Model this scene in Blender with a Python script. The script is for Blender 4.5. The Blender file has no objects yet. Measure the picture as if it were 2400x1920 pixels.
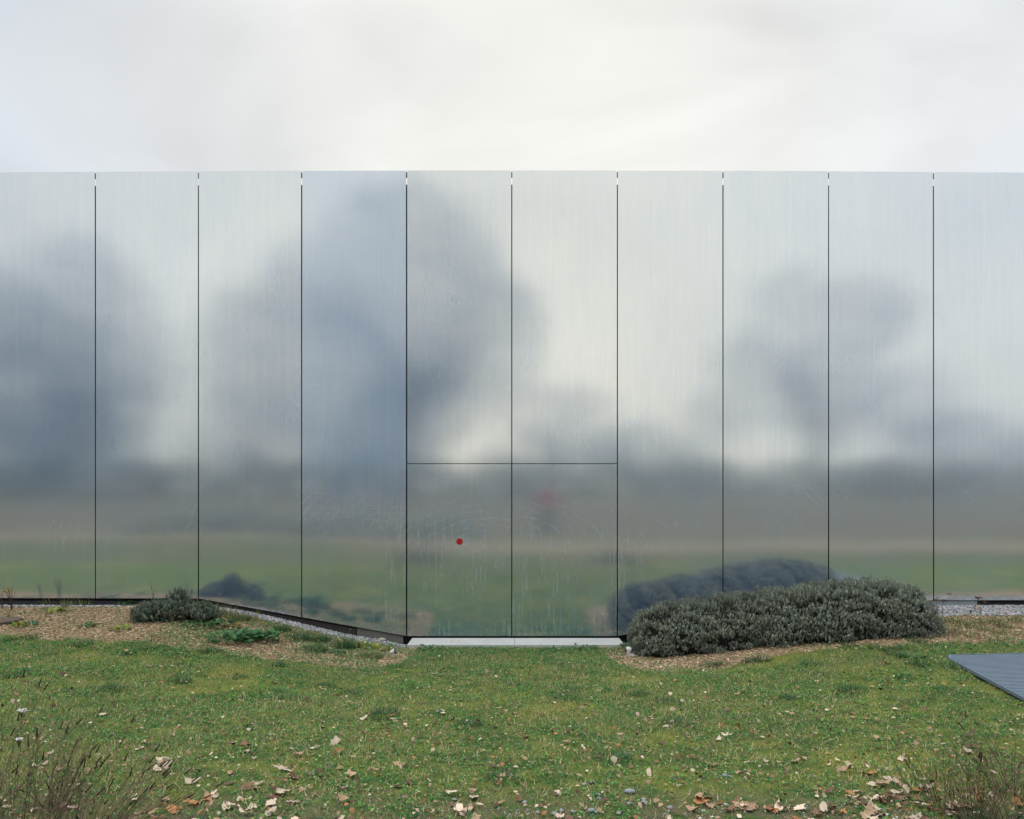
import bpy, bmesh, math, random
import numpy as np
from mathutils import Vector, Matrix
R = math.radians
random.seed(7)
rng = np.random.default_rng(11)
SC = bpy.context.scene
COL = SC.collection

# ------------------------------------------------------------------ camera
CAM_D, EYE, F, CX, HY = 11.0, 2.15, 1820.0, 1200.0, 1150.0   # metres from the facade, eye height, focal length / centre / horizon in photo pixels
cam = bpy.data.cameras.new("camera"); camo = bpy.data.objects.new("camera", cam); COL.objects.link(camo)
camo.location = (0, -CAM_D, EYE); camo.rotation_euler = (R(90), 0, 0)
cam.sensor_width = 36; cam.lens = 36 * F / 2400; cam.shift_y = (HY - 960) / 2400
cam.clip_start = 0.05; cam.clip_end = 3000
SC.camera = camo

# ------------------------------------------------------------------ exposure, world, sun
SC.view_settings.view_transform = 'Standard'; SC.view_settings.look = 'None'
SC.view_settings.gamma = 1; SC.view_settings.exposure = 0.14
SC.cycles.max_bounces = 6; SC.cycles.glossy_bounces = 4; SC.cycles.diffuse_bounces = 3
SC.cycles.use_denoising = True
SUN_EL, SUN_AZ = R(58), R(-78)       # azimuth from +Y towards +X
world = bpy.data.worlds.new("World"); SC.world = world; world.use_nodes = True
wt = world.node_tree; wt.nodes.clear()
def N(t, typ, **kw):
    n = t.nodes.new(typ)
    for k, v in kw.items():
        if k.startswith('i_'):
            key = k[2:]; key = int(key) if key.isdigit() else key.replace('_', ' ')
            n.inputs[key].default_value = v
        else: setattr(n, k, v)
    return n
def L(t, a, b): t.links.new(a, b)
def math_n(t, op, a, b=None, c=None, clamp=False):
    n = t.nodes.new('ShaderNodeMath'); n.operation = op; n.use_clamp = clamp
    for i, v in enumerate((a, b, c)):
        if v is None: continue
        if isinstance(v, (int, float)): n.inputs[i].default_value = v
        else: L(t, v, n.inputs[i])
    return n.outputs[0]
def mix_n(t, fac, a, b, blend='MIX'):
    n = t.nodes.new('ShaderNodeMix'); n.data_type = 'RGBA'; n.blend_type = blend; n.clamp_factor = True
    for s, v in ((n.inputs[0], fac), (n.inputs[6], a), (n.inputs[7], b)):
        if isinstance(v, (int, float)): s.default_value = v
        elif isinstance(v, tuple): s.default_value = v if len(v) == 4 else (*v, 1)
        else: L(t, v, s)
    return n.outputs[2]
def sstep(t, v, lo, hi):
    n = t.nodes.new('ShaderNodeMapRange'); n.interpolation_type = 'SMOOTHSTEP'
    n.inputs[1].default_value = lo; n.inputs[2].default_value = hi
    L(t, v, n.inputs[0]); return n.outputs[0]
def noise_n(t, vec, scale, detail=3, rough=.5, dist=0):
    n = t.nodes.new('ShaderNodeTexNoise'); n.inputs['Scale'].default_value = scale
    n.inputs['Detail'].default_value = detail; n.inputs['Roughness'].default_value = rough
    n.inputs['Distortion'].default_value = dist
    if vec is not None: L(t, vec, n.inputs['Vector'])
    return n.outputs['Fac']
def map_n(t, vec, scale=(1, 1, 1), loc=(0, 0, 0), rot=(0, 0, 0)):
    n = t.nodes.new('ShaderNodeMapping'); n.inputs['Scale'].default_value = scale
    n.inputs['Location'].default_value = loc; n.inputs['Rotation'].default_value = rot
    L(t, vec, n.inputs['Vector']); return n.outputs[0]

tc = N(wt, 'ShaderNodeTexCoord'); D = tc.outputs['Generated']
sep = N(wt, 'ShaderNodeSeparateXYZ'); L(wt, D, sep.inputs[0])
sky = N(wt, 'ShaderNodeTexSky', sky_type='NISHITA', sun_disc=False, sun_elevation=SUN_EL, sun_rotation=SUN_AZ)
skys = mix_n(wt, 1.0, sky.outputs[0], (.1, .1, .1), 'MULTIPLY')
n1 = noise_n(wt, map_n(wt, D, (1.3, 1.3, 3.2), (3.1, 1.7, .4)), 1.7, 4, .5, .4)
n2 = noise_n(wt, map_n(wt, D, (1, 1, 2.0), (7.3, .2, 5)), 1.1, 2, .5, .2)
ax = math_n(wt, 'ABSOLUTE', math_n(wt, 'ADD', sep.outputs[0], 0.02))
side = math_n(wt, 'ADD', sstep(wt, ax, .06, .62), math_n(wt, 'MULTIPLY', math_n(wt, 'SUBTRACT', n2, .5), 1.6), clamp=True)
cloud = mix_n(wt, side, (.86, .85, .80), (.66, .70, .75))
amp = math_n(wt, 'ADD', 1.0, math_n(wt, 'MULTIPLY', math_n(wt, 'SUBTRACT', n1, .5), .62))
zen = math_n(wt, 'MULTIPLY', sstep(wt, sep.outputs[2], .50, .95), 1.35)
amp = math_n(wt, 'ADD', amp, zen)
amp = math_n(wt, 'ADD', amp, math_n(wt, 'MULTIPLY', sstep(wt, math_n(wt, 'MULTIPLY', sep.outputs[1], -1), 0, .8), .16))   # the sky facing the building is brighter
vm = N(wt, 'ShaderNodeVectorMath', operation='SCALE'); L(wt, cloud, vm.inputs[0]); L(wt, amp, vm.inputs['Scale'])
tot = mix_n(wt, .06, vm.outputs[0], skys)
bg = N(wt, 'ShaderNodeBackground'); L(wt, tot, bg.inputs[0]); bg.inputs[1].default_value = 1.0
wo = N(wt, 'ShaderNodeOutputWorld'); L(wt, bg.outputs[0], wo.inputs[0])

sl = bpy.data.lights.new("sun", 'SUN'); sl.energy = 0.8; sl.angle = R(25); sl.color = (1, .96, .9)
so = bpy.data.objects.new("sun", sl); COL.objects.link(so)
sdir = Vector((math.sin(SUN_AZ) * math.cos(SUN_EL), math.cos(SUN_AZ) * math.cos(SUN_EL), math.sin(SUN_EL)))
so.rotation_euler = (-sdir).to_track_quat('-Z', 'Y').to_euler(); so.location = (0, 0, 30)

# ------------------------------------------------------------------ helpers
def tag(o, label=None, cat=None, group=None, kind=None):
    if label: o['label'] = label
    if cat: o['category'] = cat
    if group: o['group'] = group
    if kind: o['kind'] = kind
    return o
def empty(name, loc, label=None, cat=None, group=None, rz=0):
    o = bpy.data.objects.new(name, None); COL.objects.link(o); o.location = loc; o.rotation_euler = (0, 0, rz)
    o.empty_display_size = .1
    return tag(o, label, cat, group)
def link(name, me, mat=None, parent=None, loc=None):
    o = bpy.data.objects.new(name, me); COL.objects.link(o)
    if mat: me.materials.append(mat)
    if parent: o.parent = parent
    if loc is not None: o.location = loc
    return o
def np_mesh(name, V, Fc, k, cols=None, smooth=False):
    """V (n,3) verts, Fc (m,k) faces, cols (n,3) per-point colour"""
    me = bpy.data.meshes.new(name); V = np.ascontiguousarray(V, dtype=np.float32); Fc = np.ascontiguousarray(Fc, dtype=np.int32)
    me.vertices.add(len(V)); me.vertices.foreach_set('co', V.ravel())
    me.loops.add(Fc.size); me.loops.foreach_set('vertex_index', Fc.ravel())
    me.polygons.add(len(Fc)); me.polygons.foreach_set('loop_start', np.arange(0, Fc.size, k, dtype=np.int32))
    me.polygons.foreach_set('loop_total', np.full(len(Fc), k, dtype=np.int32))
    if smooth: me.polygons.foreach_set('use_smooth', np.ones(len(Fc), dtype=bool))
    me.update(calc_edges=True)
    if cols is not None:
        a = me.color_attributes.new('tint', 'FLOAT_COLOR', 'POINT')
        c = np.ones((len(V), 4), dtype=np.float32); c[:, :3] = cols; a.data.foreach_set('color', c.ravel())
    return me
def merge(parts):
    Vs, Fs, Cs, o = [], [], [], 0
    for V, Fc, C in parts:
        Vs.append(V); Fs.append(Fc + o); Cs.append(C); o += len(V)
    return np.concatenate(Vs), np.concatenate(Fs), np.concatenate(Cs)
def instance(TV, TF, pos, M, cols):
    """template TV (a,3), TF (b,k) placed n times: pos (n,3), M (n,3,3), cols (n,3)"""
    n, a = len(pos), len(TV)
    V = np.einsum('nij,aj->nai', M, TV) + pos[:, None, :]
    Fc = TF[None] + (np.arange(n) * a)[:, None, None]
    return V.reshape(-1, 3), Fc.reshape(-1, TF.shape[1]), np.repeat(cols, a, axis=0)
def rotz(a):
    c, s, z, o = np.cos(a), np.sin(a), np.zeros_like(a), np.ones_like(a)
    return np.stack([np.stack([c, -s, z], -1), np.stack([s, c, z], -1), np.stack([z, z, o], -1)], -2)
def rotx(a):
    c, s, z, o = np.cos(a), np.sin(a), np.zeros_like(a), np.ones_like(a)
    return np.stack([np.stack([o, z, z], -1), np.stack([z, c, -s], -1), np.stack([z, s, c], -1)], -2)
_lat = rng.random((8, 128, 128))
def vnoise(x, y, k=0):
    x = np.asarray(x, float); y = np.asarray(y, float)
    xi = np.floor(x).astype(int); yi = np.floor(y).astype(int); fx = x - xi; fy = y - yi
    fx = fx * fx * (3 - 2 * fx); fy = fy * fy * (3 - 2 * fy); T = _lat[k % 8]
    a = T[xi % 128, yi % 128]; b = T[(xi + 1) % 128, yi % 128]; c = T[xi % 128, (yi + 1) % 128]; d = T[(xi + 1) % 128, (yi + 1) % 128]
    return (a * (1 - fx) + b * fx) * (1 - fy) + (c * (1 - fx) + d * fx) * fy
def fbm(x, y, s, k=0, oct=3):
    r, a, t = 0, 1, 0
    for i in range(oct):
        r = r + a * vnoise(np.asarray(x) * s + 17 * i, np.asarray(y) * s + 9 * i, k + i); t += a; a *= .5; s *= 2.1
    return r / t
def sm(v, lo, hi):
    t = np.clip((np.asarray(v, float) - lo) / (hi - lo), 0, 1); return t * t * (3 - 2 * t)
def curve(x): return np.minimum(x * x, 900) / 754.0     # the facade bows very gently away at both ends

# ------------------------------------------------------------------ terrain (Y = metres in front of the facade)
GR = np.array([(4.60, 2.72), (7.2, 2.5), (6.9, 6.2), (3.98, 6.1)])  # floor grate outline (x, Y)
def in_grate(x, Y, m=0):
    r = np.ones(np.shape(x), bool); n = 4
    cx, cy = GR.mean(0)
    for i in range(n):
        (x0, y0), (x1, y1) = GR[i], GR[(i + 1) % n]
        nx, ny = y1 - y0, -(x1 - x0); l = math.hypot(nx, ny); nx /= l; ny /= l
        if (cx - x0) * nx + (cy - y0) * ny < 0: nx, ny = -nx, -ny
        r &= ((x - x0) * nx + (Y - y0) * ny) > -m
    return r
def terrain(x, Y, fine=True):
    x = np.asarray(x, float); Y = np.asarray(Y, float)
    A = .52 * sm(np.abs(x), 1.35, 4.6)
    C = .0 + .063 * np.clip(Y, 0, 10.6)
    Yp = np.clip(Y, 0, 60)
    z = C + A * (.7 * np.exp(-(Yp / 2.5) ** 2) + .3 * np.exp(-Yp / 6))
    z = z - .04 * np.exp(-(Yp / .8) ** 2) * (1 - sm(np.abs(x), 1.5, 1.9)) + 1.25 * sm(Y, 13, 34)
    if fine:
        b = .05 * (fbm(x, Y, .9, 0) - .5) + .022 * (fbm(x, Y, 5, 3) - .5)
        z = z + b * sm(Y, .3, 1.1)
        z = z - .10 * in_grate(x, Y, -.06)
    return z
def tz(x, Y): return float(terrain(np.array([x]), np.array([Y]))[0])
def ray(px, py):
    """photo pixel -> (x, Y) on the ground"""
    u = (px - CX) / F; v = (HY - py) / F; lo = .3
    for d in np.arange(1.5, 11.2, .02):
        if EYE + v * d <= tz(u * d, CAM_D - d): return u * d, CAM_D - d
    return u * 11, 0.0
def at_wall(px, py=None):
    x = (px - CX) / F * CAM_D; x = (px - CX) / F * (CAM_D + float(curve(x)))
    return x if py is None else (x, EYE + (HY - py) / F * (CAM_D + float(curve(x))))

bl = [ray(*p) for p in [(-200,1486),(0,1490),(300,1502),(450,1514),(560,1532),(700,1546),(800,1558),(900,1560),(950,1548)]]
br = [ray(*p) for p in [(1432,1545),(1455,1558),(1500,1569),(1600,1570),(1680,1563),(1750,1551),(1850,1531),(1950,1519),(2100,1512),(2250,1505),(2400,1502)]]
bx = np.array([-14] + [p[0] for p in bl] + [-1.2, 1.2] + [p[0] for p in br] + [14])
by = np.array([bl[0][1]] + [p[1] for p in bl] + [-.2, -.2] + [p[1] for p in br] + [br[-1][1]])
def mulch(x, Y):
    e = np.interp(x, bx, by) + .34 * (fbm(x, Y, 2.6, 2) - .5) + .25 * (fbm(x, Y, 11, 5, 2) - .5)
    return sm(e - Y, -.20, .12)
def gravel(x, Y):
    e = np.where(x > 1.5, np.interp(x, [1.5, 4.2, 5.2, 14], [.15, .2, .85, .85]), np.interp(x, [-14, -4.6, -3.6, -1.9, -1.25, -1.2], [.16, .16, .3, .42, .3, -.2]))
    e = np.where(np.abs(x) < 1.3, -.2, e)
    return sm(e + .12 * (fbm(x, Y, 6, 4) - .5) - Y, -.03, .03)
def path(x, Y):
    lo = 8.6 + 2.8 * sm(-x, 1.5, 6) + .2 * fbm(x, Y, .7, 1); hi = lo + 2.9
    return sm(Y, lo, lo + .15) * (1 - sm(Y, hi, hi + .15))

def graded(a, b, step, ext, n):
    core = np.arange(a, b + step / 2, step); g = np.geomspace(1, ext, n)
    return core, g
xc = np.arange(-9, 9.001, .06); gx = 9 + np.geomspace(.1, 500, 34)
xs = np.concatenate([-gx[::-1], xc, gx])
yc = np.arange(-.6, 13.001, .06); gy = 13 + np.geomspace(.1, 500, 40); gyn = -.6 - np.geomspace(.1, 500, 14)
ys = np.concatenate([gyn[::-1], yc, gy])
XX, YY = np.meshgrid(xs, ys, indexing='ij')
ZZ = terrain(XX, YY)
V = np.stack([XX, -YY, ZZ], -1).reshape(-1, 3)
nx, ny = XX.shape
ii, jj = np.meshgrid(np.arange(nx - 1), np.arange(ny - 1), indexing='ij'); b0 = (ii * ny + jj).ravel()
Fg = np.stack([b0, b0 + 1, b0 + ny + 1, b0 + ny], -1)[:, ::-1]
Fg = Fg[:, ::-1]
cols = np.stack([mulch(XX, YY), gravel(XX, YY), path(XX, YY)], -1).reshape(-1, 3)
gme = np_mesh('ground', V, Fg, 4, cols, smooth=True)
nrm = gme.polygons[0].normal
if nrm.z < 0: gme.flip_normals()

def newmat(name):
    m = bpy.data.materials.new(name); m.use_nodes = True; t = m.node_tree
    return m, t, t.nodes['Principled BSDF']
def simple(name, col, rough=.7, metal=0, var=.25, scale=20, spec=.3, bump=0):
    m, t, p = newmat(name)
    g = N(t, 'ShaderNodeNewGeometry')
    nz = noise_n(t, g.outputs['Position'], scale, 4)
    c = mix_n(t, nz, tuple(v * (1 - var) for v in col), tuple(min(1, v * (1 + var)) for v in col))
    L(t, c, p.inputs['Base Color']); p.inputs['Roughness'].default_value = rough; p.inputs['Metallic'].default_value = metal
    p.inputs['Specular IOR Level'].default_value = spec
    if bump:
        b = N(t, 'ShaderNodeBump'); b.inputs['Strength'].default_value = bump; b.inputs['Distance'].default_value = .01
        L(t, noise_n(t, g.outputs['Position'], scale * 3, 4), b.inputs['Height']); L(t, b.outputs[0], p.inputs['Normal'])
    return m
def tinted(name, rough=.7, spec=.25, transl=0, mul=1.0, hue=None):
    m, t, p = newmat(name)
    a = N(t, 'ShaderNodeAttribute', attribute_name='tint')
    c = a.outputs['Color']
    if mul != 1: c = mix_n(t, 1.0, c, (mul, mul, mul), 'MULTIPLY')
    L(t, c, p.inputs['Base Color']); p.inputs['Roughness'].default_value = rough; p.inputs['Specular IOR Level'].default_value = spec
    if transl:
        tr = N(t, 'ShaderNodeBsdfTranslucent'); L(t, c, tr.inputs[0])
        mx = N(t, 'ShaderNodeMixShader'); mx.inputs[0].default_value = transl
        L(t, p.outputs[0], mx.inputs[1]); L(t, tr.outputs[0], mx.inputs[2]); L(t, mx.outputs[0], t.nodes['Material Output'].inputs[0])
    return m

# ground material
m, t, p = newmat('lawn_ground')
g = N(t, 'ShaderNodeNewGeometry'); P = g.outputs['Position']
za = N(t, 'ShaderNodeAttribute', attribute_name='tint'); zs = N(t, 'ShaderNodeSeparateColor'); L(t, za.outputs['Color'], zs.inputs[0])
nA = noise_n(t, P, .9, 4, .6); nB = noise_n(t, P, 4.5, 4, .6); nC = noise_n(t, P, 60, 3, .7); nD = noise_n(t, P, 18, 4, .7)
grass = mix_n(t, sstep(t, nB, .35, .65), (.055, .115, .032), (.15, .185, .045))
grass = mix_n(t, sstep(t, nA, .50, .68), grass, (.20, .215, .045))
grass = mix_n(t, math_n(t, 'MULTIPLY', sstep(t, nD, .56, .68), .75), grass, (.15, .12, .075))
sepQ = N(t, 'ShaderNodeSeparateXYZ'); L(t, P, sepQ.inputs[0])
ft = math_n(t, 'MULTIPLY', sstep(t, math_n(t, 'MULTIPLY', sepQ.outputs[1], -1), 6.3, 7.0), sstep(t, nB, .38, .55))
grass = mix_n(t, math_n(t, 'MULTIPLY', ft, .8), grass, (.13, .11, .085))
grass = mix_n(t, .75, grass, mix_n(t, nC, (.15, .15, .15), (1.7, 1.7, 1.6)), 'MULTIPLY')
mul_c = mix_n(t, nC, (.09, .065, .04), (.52, .38, .23)); mul_c = mix_n(t, .4, mul_c, mix_n(t, nD, (.13, .09, .05), (.38, .27, .15)))
vor = N(t, 'ShaderNodeTexVoronoi'); vor.inputs['Scale'].default_value = 38; L(t, P, vor.inputs['Vector'])
gr_c = mix_n(t, sstep(t, vor.outputs['Distance'], .1, .6), (.30, .31, .34), (.06, .06, .07))
pa_c = mix_n(t, nC, (.19, .165, .12), (.26, .225, .165))
sepP = N(t, 'ShaderNodeSeparateXYZ'); L(t, P, sepP.inputs[0]); Yf = math_n(t, 'MULTIPLY', sepP.outputs[1], -1)
bank = mix_n(t, noise_n(t, P, .35, 4, .6), (.095, .095, .07), (.18, .155, .12))
far = mix_n(t, sstep(t, Yf, 12.5, 15.5), grass, bank)
edge = math_n(t, 'ADD', zs.outputs[0], math_n(t, 'MULTIPLY', math_n(t, 'SUBTRACT', nD, .5), .9))
c = mix_n(t, sstep(t, edge, .4, .6), far, mul_c)
c = mix_n(t, zs.outputs[1], c, gr_c)
c = mix_n(t, zs.outputs[2], c, pa_c)
L(t, c, p.inputs['Base Color']); p.inputs['Roughness'].default_value = .95; p.inputs['Specular IOR Level'].default_value = .1
b = N(t, 'ShaderNodeBump'); b.inputs['Strength'].default_value = .9; b.inputs['Distance'].default_value = .02
L(t, math_n(t, 'ADD', nC, nD), b.inputs['Height']); L(t, b.outputs[0], p.inputs['Normal'])
ground = link('ground', gme, m); tag(ground, 'mossy mown lawn rising towards the camera with mulch beds along the wall', 'ground', kind='structure')

# ------------------------------------------------------------------ the metal facade
def metal_mat(name, lined=False):
    m, t, p = newmat(name); t.nodes.remove(p)
    g = N(t, 'ShaderNodeNewGeometry'); P = g.outputs['Position']
    sp = N(t, 'ShaderNodeSeparateXYZ'); L(t, P, sp.inputs[0]); Z = sp.outputs[2]
    st = noise_n(t, map_n(t, P, (14, 14, .7)), 1.0, 4, .6)                       # long rain streaks
    st2 = noise_n(t, map_n(t, P, (150, 150, 2.2), (3, 1, 0)), 1.0, 3, .6)        # fine vertical grain
    blot = noise_n(t, map_n(t, P, (1, 1, .7)), 1.3, 5, .6, .6)
    low = math_n(t, 'SUBTRACT', 1.0, sstep(t, Z, .6, 3.1))
    # wiping arcs left by hands and cloths, broken up by the grain
    wr = N(t, 'ShaderNodeTexWave', wave_type='RINGS', rings_direction='Y'); wr.inputs['Scale'].default_value = 2.3
    wr.inputs['Distortion'].default_value = 7; wr.inputs['Detail'].default_value = 2; wr.inputs['Detail Scale'].default_value = .6
    L(t, map_n(t, P, (1, 1, 1.25), (.35, 0, -.9)), wr.inputs['Vector'])
    fine = sstep(t, noise_n(t, map_n(t, P, (5, 5, 4), (1.2, 0, 4)), 1.0, 5, .7), .28, .74)
    area = sstep(t, noise_n(t, map_n(t, P, (.8, .8, 1.0), (5, 0, 2)), 1.0, 3), .44, .62)
    band = math_n(t, 'MULTIPLY', sstep(t, Z, .9, 1.5), math_n(t, 'SUBTRACT', 1.0, sstep(t, Z, 1.9, 2.6)))
    scuff = math_n(t, 'MULTIPLY', math_n(t, 'MULTIPLY', math_n(t, 'POWER', wr.outputs['Fac'], 3.0), fine), math_n(t, 'MULTIPLY', area, band))
    # dried drip marks running straight down
    dr = noise_n(t, map_n(t, P, (30, 30, 1.5), (8, 0, 1)), 1.0, 4, .7, .15)
    dk = noise_n(t, map_n(t, P, (70, 70, 9), (2, 0, 3)), 1.0, 3, .6, .3)
    dm = math_n(t, 'MULTIPLY', sstep(t, dr, .50, .68), sstep(t, noise_n(t, map_n(t, P, (1.7, 1.7, 1.0), (2.6, 0, 7)), 1.0, 3), .35, .55))
    dm = math_n(t, 'MULTIPLY', dm, math_n(t, 'ADD', .45, math_n(t, 'MULTIPLY', sstep(t, dk, .4, .6), .55)))
    dm = math_n(t, 'MULTIPLY', dm, math_n(t, 'SUBTRACT', 1.0, sstep(t, Z, 1.0, 2.5)))
    ds = math_n(t, 'SUBTRACT', 1.0, sstep(t, math_n(t, 'ABSOLUTE', sp.outputs[0]), 1.45, 2.2))
    drip = math_n(t, 'MULTIPLY', dm, math_n(t, 'ADD', .22, math_n(t, 'MULTIPLY', ds, .78)))
    # splashed dirt along the foot of the sheets, and tall dull runs
    foot = math_n(t, 'MULTIPLY', sstep(t, noise_n(t, map_n(t, P, (12, 12, 26)), 1.0, 5, .7), .52, .66), math_n(t, 'SUBTRACT', 1.0, sstep(t, Z, .12, .34)))
    run = math_n(t, 'MULTIPLY', sstep(t, noise_n(t, map_n(t, P, (11, 11, .28), (4, 0, 9)), 1.0, 3, .6), .60, .74), .05)
    veil = math_n(t, 'ADD', .33 if not lined else .49, math_n(t, 'MULTIPLY', math_n(t, 'SUBTRACT', st, .5), .10 if not lined else .17))
    veil = math_n(t, 'ADD', veil, math_n(t, 'MULTIPLY', math_n(t, 'SUBTRACT', st2, .5), .05))
    veil = math_n(t, 'ADD', veil, math_n(t, 'MULTIPLY', math_n(t, 'SUBTRACT', blot, .5), .16))
    veil = math_n(t, 'SUBTRACT', veil, run)
    veil = math_n(t, 'SUBTRACT', veil, math_n(t, 'MULTIPLY', low, .10))
    dust = math_n(t, 'ADD', math_n(t, 'MULTIPLY', scuff, .24), math_n(t, 'MULTIPLY', drip, .50))
    dust = math_n(t, 'ADD', dust, math_n(t, 'MULTIPLY', foot, .25), clamp=True)
    if lined:
        wv = N(t, 'ShaderNodeTexWave', wave_type='BANDS', bands_direction='Z'); wv.inputs['Scale'].default_value = 9.5; L(t, P, wv.inputs['Vector'])
        wm = math_n(t, 'MULTIPLY', math_n(t, 'SUBTRACT', 1.0, sstep(t, Z, 3.2, 5.2)), sstep(t, noise_n(t, map_n(t, P, (1.2, 1.2, .5), (4, 0, 0)), 1.0, 2), .3, .6))
        veil = math_n(t, 'ADD', veil, math_n(t, 'MULTIPLY', math_n(t, 'MULTIPLY', math_n(t, 'SUBTRACT', wv.outputs['Fac'], .5), .13), math_n(t, 'MULTIPLY', wm, sstep(t, Z, 1.3, 2.2))))
        veil = math_n(t, 'SUBTRACT', veil, math_n(t, 'MULTIPLY', math_n(t, 'SUBTRACT', 1.0, sstep(t, Z, .8, 2.8)), .18))
    # gentle oil-canning of the sheets
    bp = N(t, 'ShaderNodeBump'); bp.inputs['Strength'].default_value = 1.0; bp.inputs['Distance'].default_value = .0035
    L(t, noise_n(t, map_n(t, P, (1, 1, .5)), 1.1, 1, .5), bp.inputs['Height'])
    A = N(t, 'ShaderNodeBsdfAnisotropic'); A.inputs['Color'].default_value = (.945, .905, .79, 1)
    A.inputs['Roughness'].default_value = .106; A.inputs['Anisotropy'].default_value = .32
    tv = N(t, 'ShaderNodeCombineXYZ'); tv.inputs[2].default_value = 1; L(t, tv.outputs[0], A.inputs['Tangent'])
    L(t, bp.outputs[0], A.inputs['Normal'])
    B = N(t, 'ShaderNodeBsdfAnisotropic'); B.inputs['Color'].default_value = ((.36, .56, .83, 1) if not lined else (.42, .60, .85, 1)); B.inputs['Roughness'].default_value = .62
    mx = N(t, 'ShaderNodeMixShader'); L(t, math_n(t, 'MAXIMUM', veil, 0.02), mx.inputs[0]); L(t, A.outputs[0], mx.inputs[1]); L(t, B.outputs[0], mx.inputs[2])
    Dd = N(t, 'ShaderNodeBsdfDiffuse'); Dd.inputs['Color'].default_value = (.50, .58, .60, 1)
    mx2 = N(t, 'ShaderNodeMixShader'); L(t, dust, mx2.inputs[0]); L(t, mx.outputs[0], mx2.inputs[1]); L(t, Dd.outputs[0], mx2.inputs[2])
    L(t, mx2.outputs[0], t.nodes['Material Output'].inputs[0])
    return m
M_metal = metal_mat('anodised_aluminium'); M_lined = metal_mat('lined_aluminium', True)
M_edge = simple('folded_edge', (.62, .62, .58), .35, .8, .1)
M_black = simple('black_recess', (.012, .012, .014), .8, 0, .3)
M_conc = simple('concrete', (.17, .165, .145), .9, 0, .3, 6, bump=.3)
M_pale = simple('pale_sheet', (.33, .38, .41), .5, .3, .12, 5)
M_dark = simple('dark_membrane', (.022, .024, .03), .7, 0, .35, 8, bump=.5)

fac = empty('metal_clad_building', (0, 0, 0), 'long low building clad in tall blurred mirror-like aluminium panels, filling the width', 'building')
TOPZ = 6.685
jp = [223.5, 465, 707, 953, 1199.5, 1447, 1694.5, 1942, 2188]
jx = [at_wall(q) for q in jp]
left = [jx[0] - 1.47 * k for k in range(7, 0, -1)]; right = [jx[-1] + 1.49 * k for k in range(1, 8)]
J = left + jx + right
kx = [-30, at_wall(465), at_wall(953), at_wall(1447), at_wall(1941), 30]
ZL, ZD, ZR = at_wall(300, 1402.5)[1], at_wall(1199, 1491)[1], at_wall(2300, 1407)[1]
kz = [ZL, ZL, ZD, ZD, ZR, ZR]
def botz(x): return np.interp(x, kx, kz)
ZDOOR = at_wall(1199, 1087)[1]
def panel(name, x0, x1, z0f, z1, mat, gap0=.0075, gap1=.0075, tilt=(0, 0), y_off=0):
    x0 += gap0; x1 -= gap1; n, mz = 8, 10; t = .004; ch = .004
    X = np.linspace(x0, x1, n + 1); Vv = []; 
    cxm = (x0 + x1) / 2; 
    for x in X:
        zb = float(z0f(x)) if callable(z0f) else z0f
        for z in np.linspace(zb, z1, mz + 1):
            Vv.append((x, float(curve(x)) + y_off + tilt[0] * (x - cxm) + tilt[1] * (z - 3), z))
    Fv = [(i * (mz + 1) + j, (i + 1) * (mz + 1) + j, (i + 1) * (mz + 1) + j + 1, i * (mz + 1) + j + 1) for i in range(n) for j in range(mz)]
    me = bpy.data.meshes.new(name)
    nv = len(Vv); sm_n = len(Fv)
    # folded returns around the sheet (own vertices, so the front shades evenly)
    ring = [i * (mz + 1) for i in range(n + 1)] + [n * (mz + 1) + j for j in range(1, mz + 1)] + [i * (mz + 1) + mz for i in range(n - 1, -1, -1)] + [j for j in range(mz - 1, 0, -1)]
    c = np.mean(np.array([Vv[r] for r in ring]), 0)
    for r in ring: v = Vv[r]; Vv.append(v)
    for r in ring:
        v = Vv[r]; Vv.append((v[0], v[1] + t, v[2]))
    k = len(ring)
    for i in range(k):
        a, b2 = nv + i, nv + (i + 1) % k
        Fv.append((a, b2, b2 + k, a + k)[::-1])
    me.from_pydata(Vv, [], Fv); me.update()
    me.materials.append(mat); me.materials.append(M_edge)
    for i, pl in enumerate(me.polygons):
        pl.use_smooth = i < sm_n
        if i >= sm_n: pl.material_index = 1
    o = bpy.data.objects.new(name, me); COL.objects.link(o); o.parent = fac
    return o
prng = random.Random(5)
for i in range(len(J) - 1):
    x0, x1 = J[i], J[i + 1]
    tl = (prng.uniform(-.0012, .0012), prng.uniform(-.0012, .0012))
    mid = (x0 + x1) / 2
    g0 = .0095 if abs(x0 - at_wall(953)) < .01 else .0075; g1 = .0095 if abs(x1 - at_wall(953)) < .01 else .0075
    if abs(mid) < 1.5:
        panel('transom_panel', x0, x1, ZDOOR + .005, TOPZ, M_metal, g0, g1, tl)
        d = panel('door', x0, x1, ZD, ZDOOR - .005, M_metal, g0, g1, (prng.uniform(-.0008, .0008), 0))
        if mid < 0: door_l = d
    else:
        lined = abs(mid - (at_wall(707) + at_wall(953)) / 2) < .1
        o = panel('facade_panel', x0, x1, botz, TOPZ, M_lined if lined else M_metal, g0, g1, tl)
        if lined: o['label'] = 'bluer panel left of the doors with fine horizontal lines in its surface'
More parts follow.
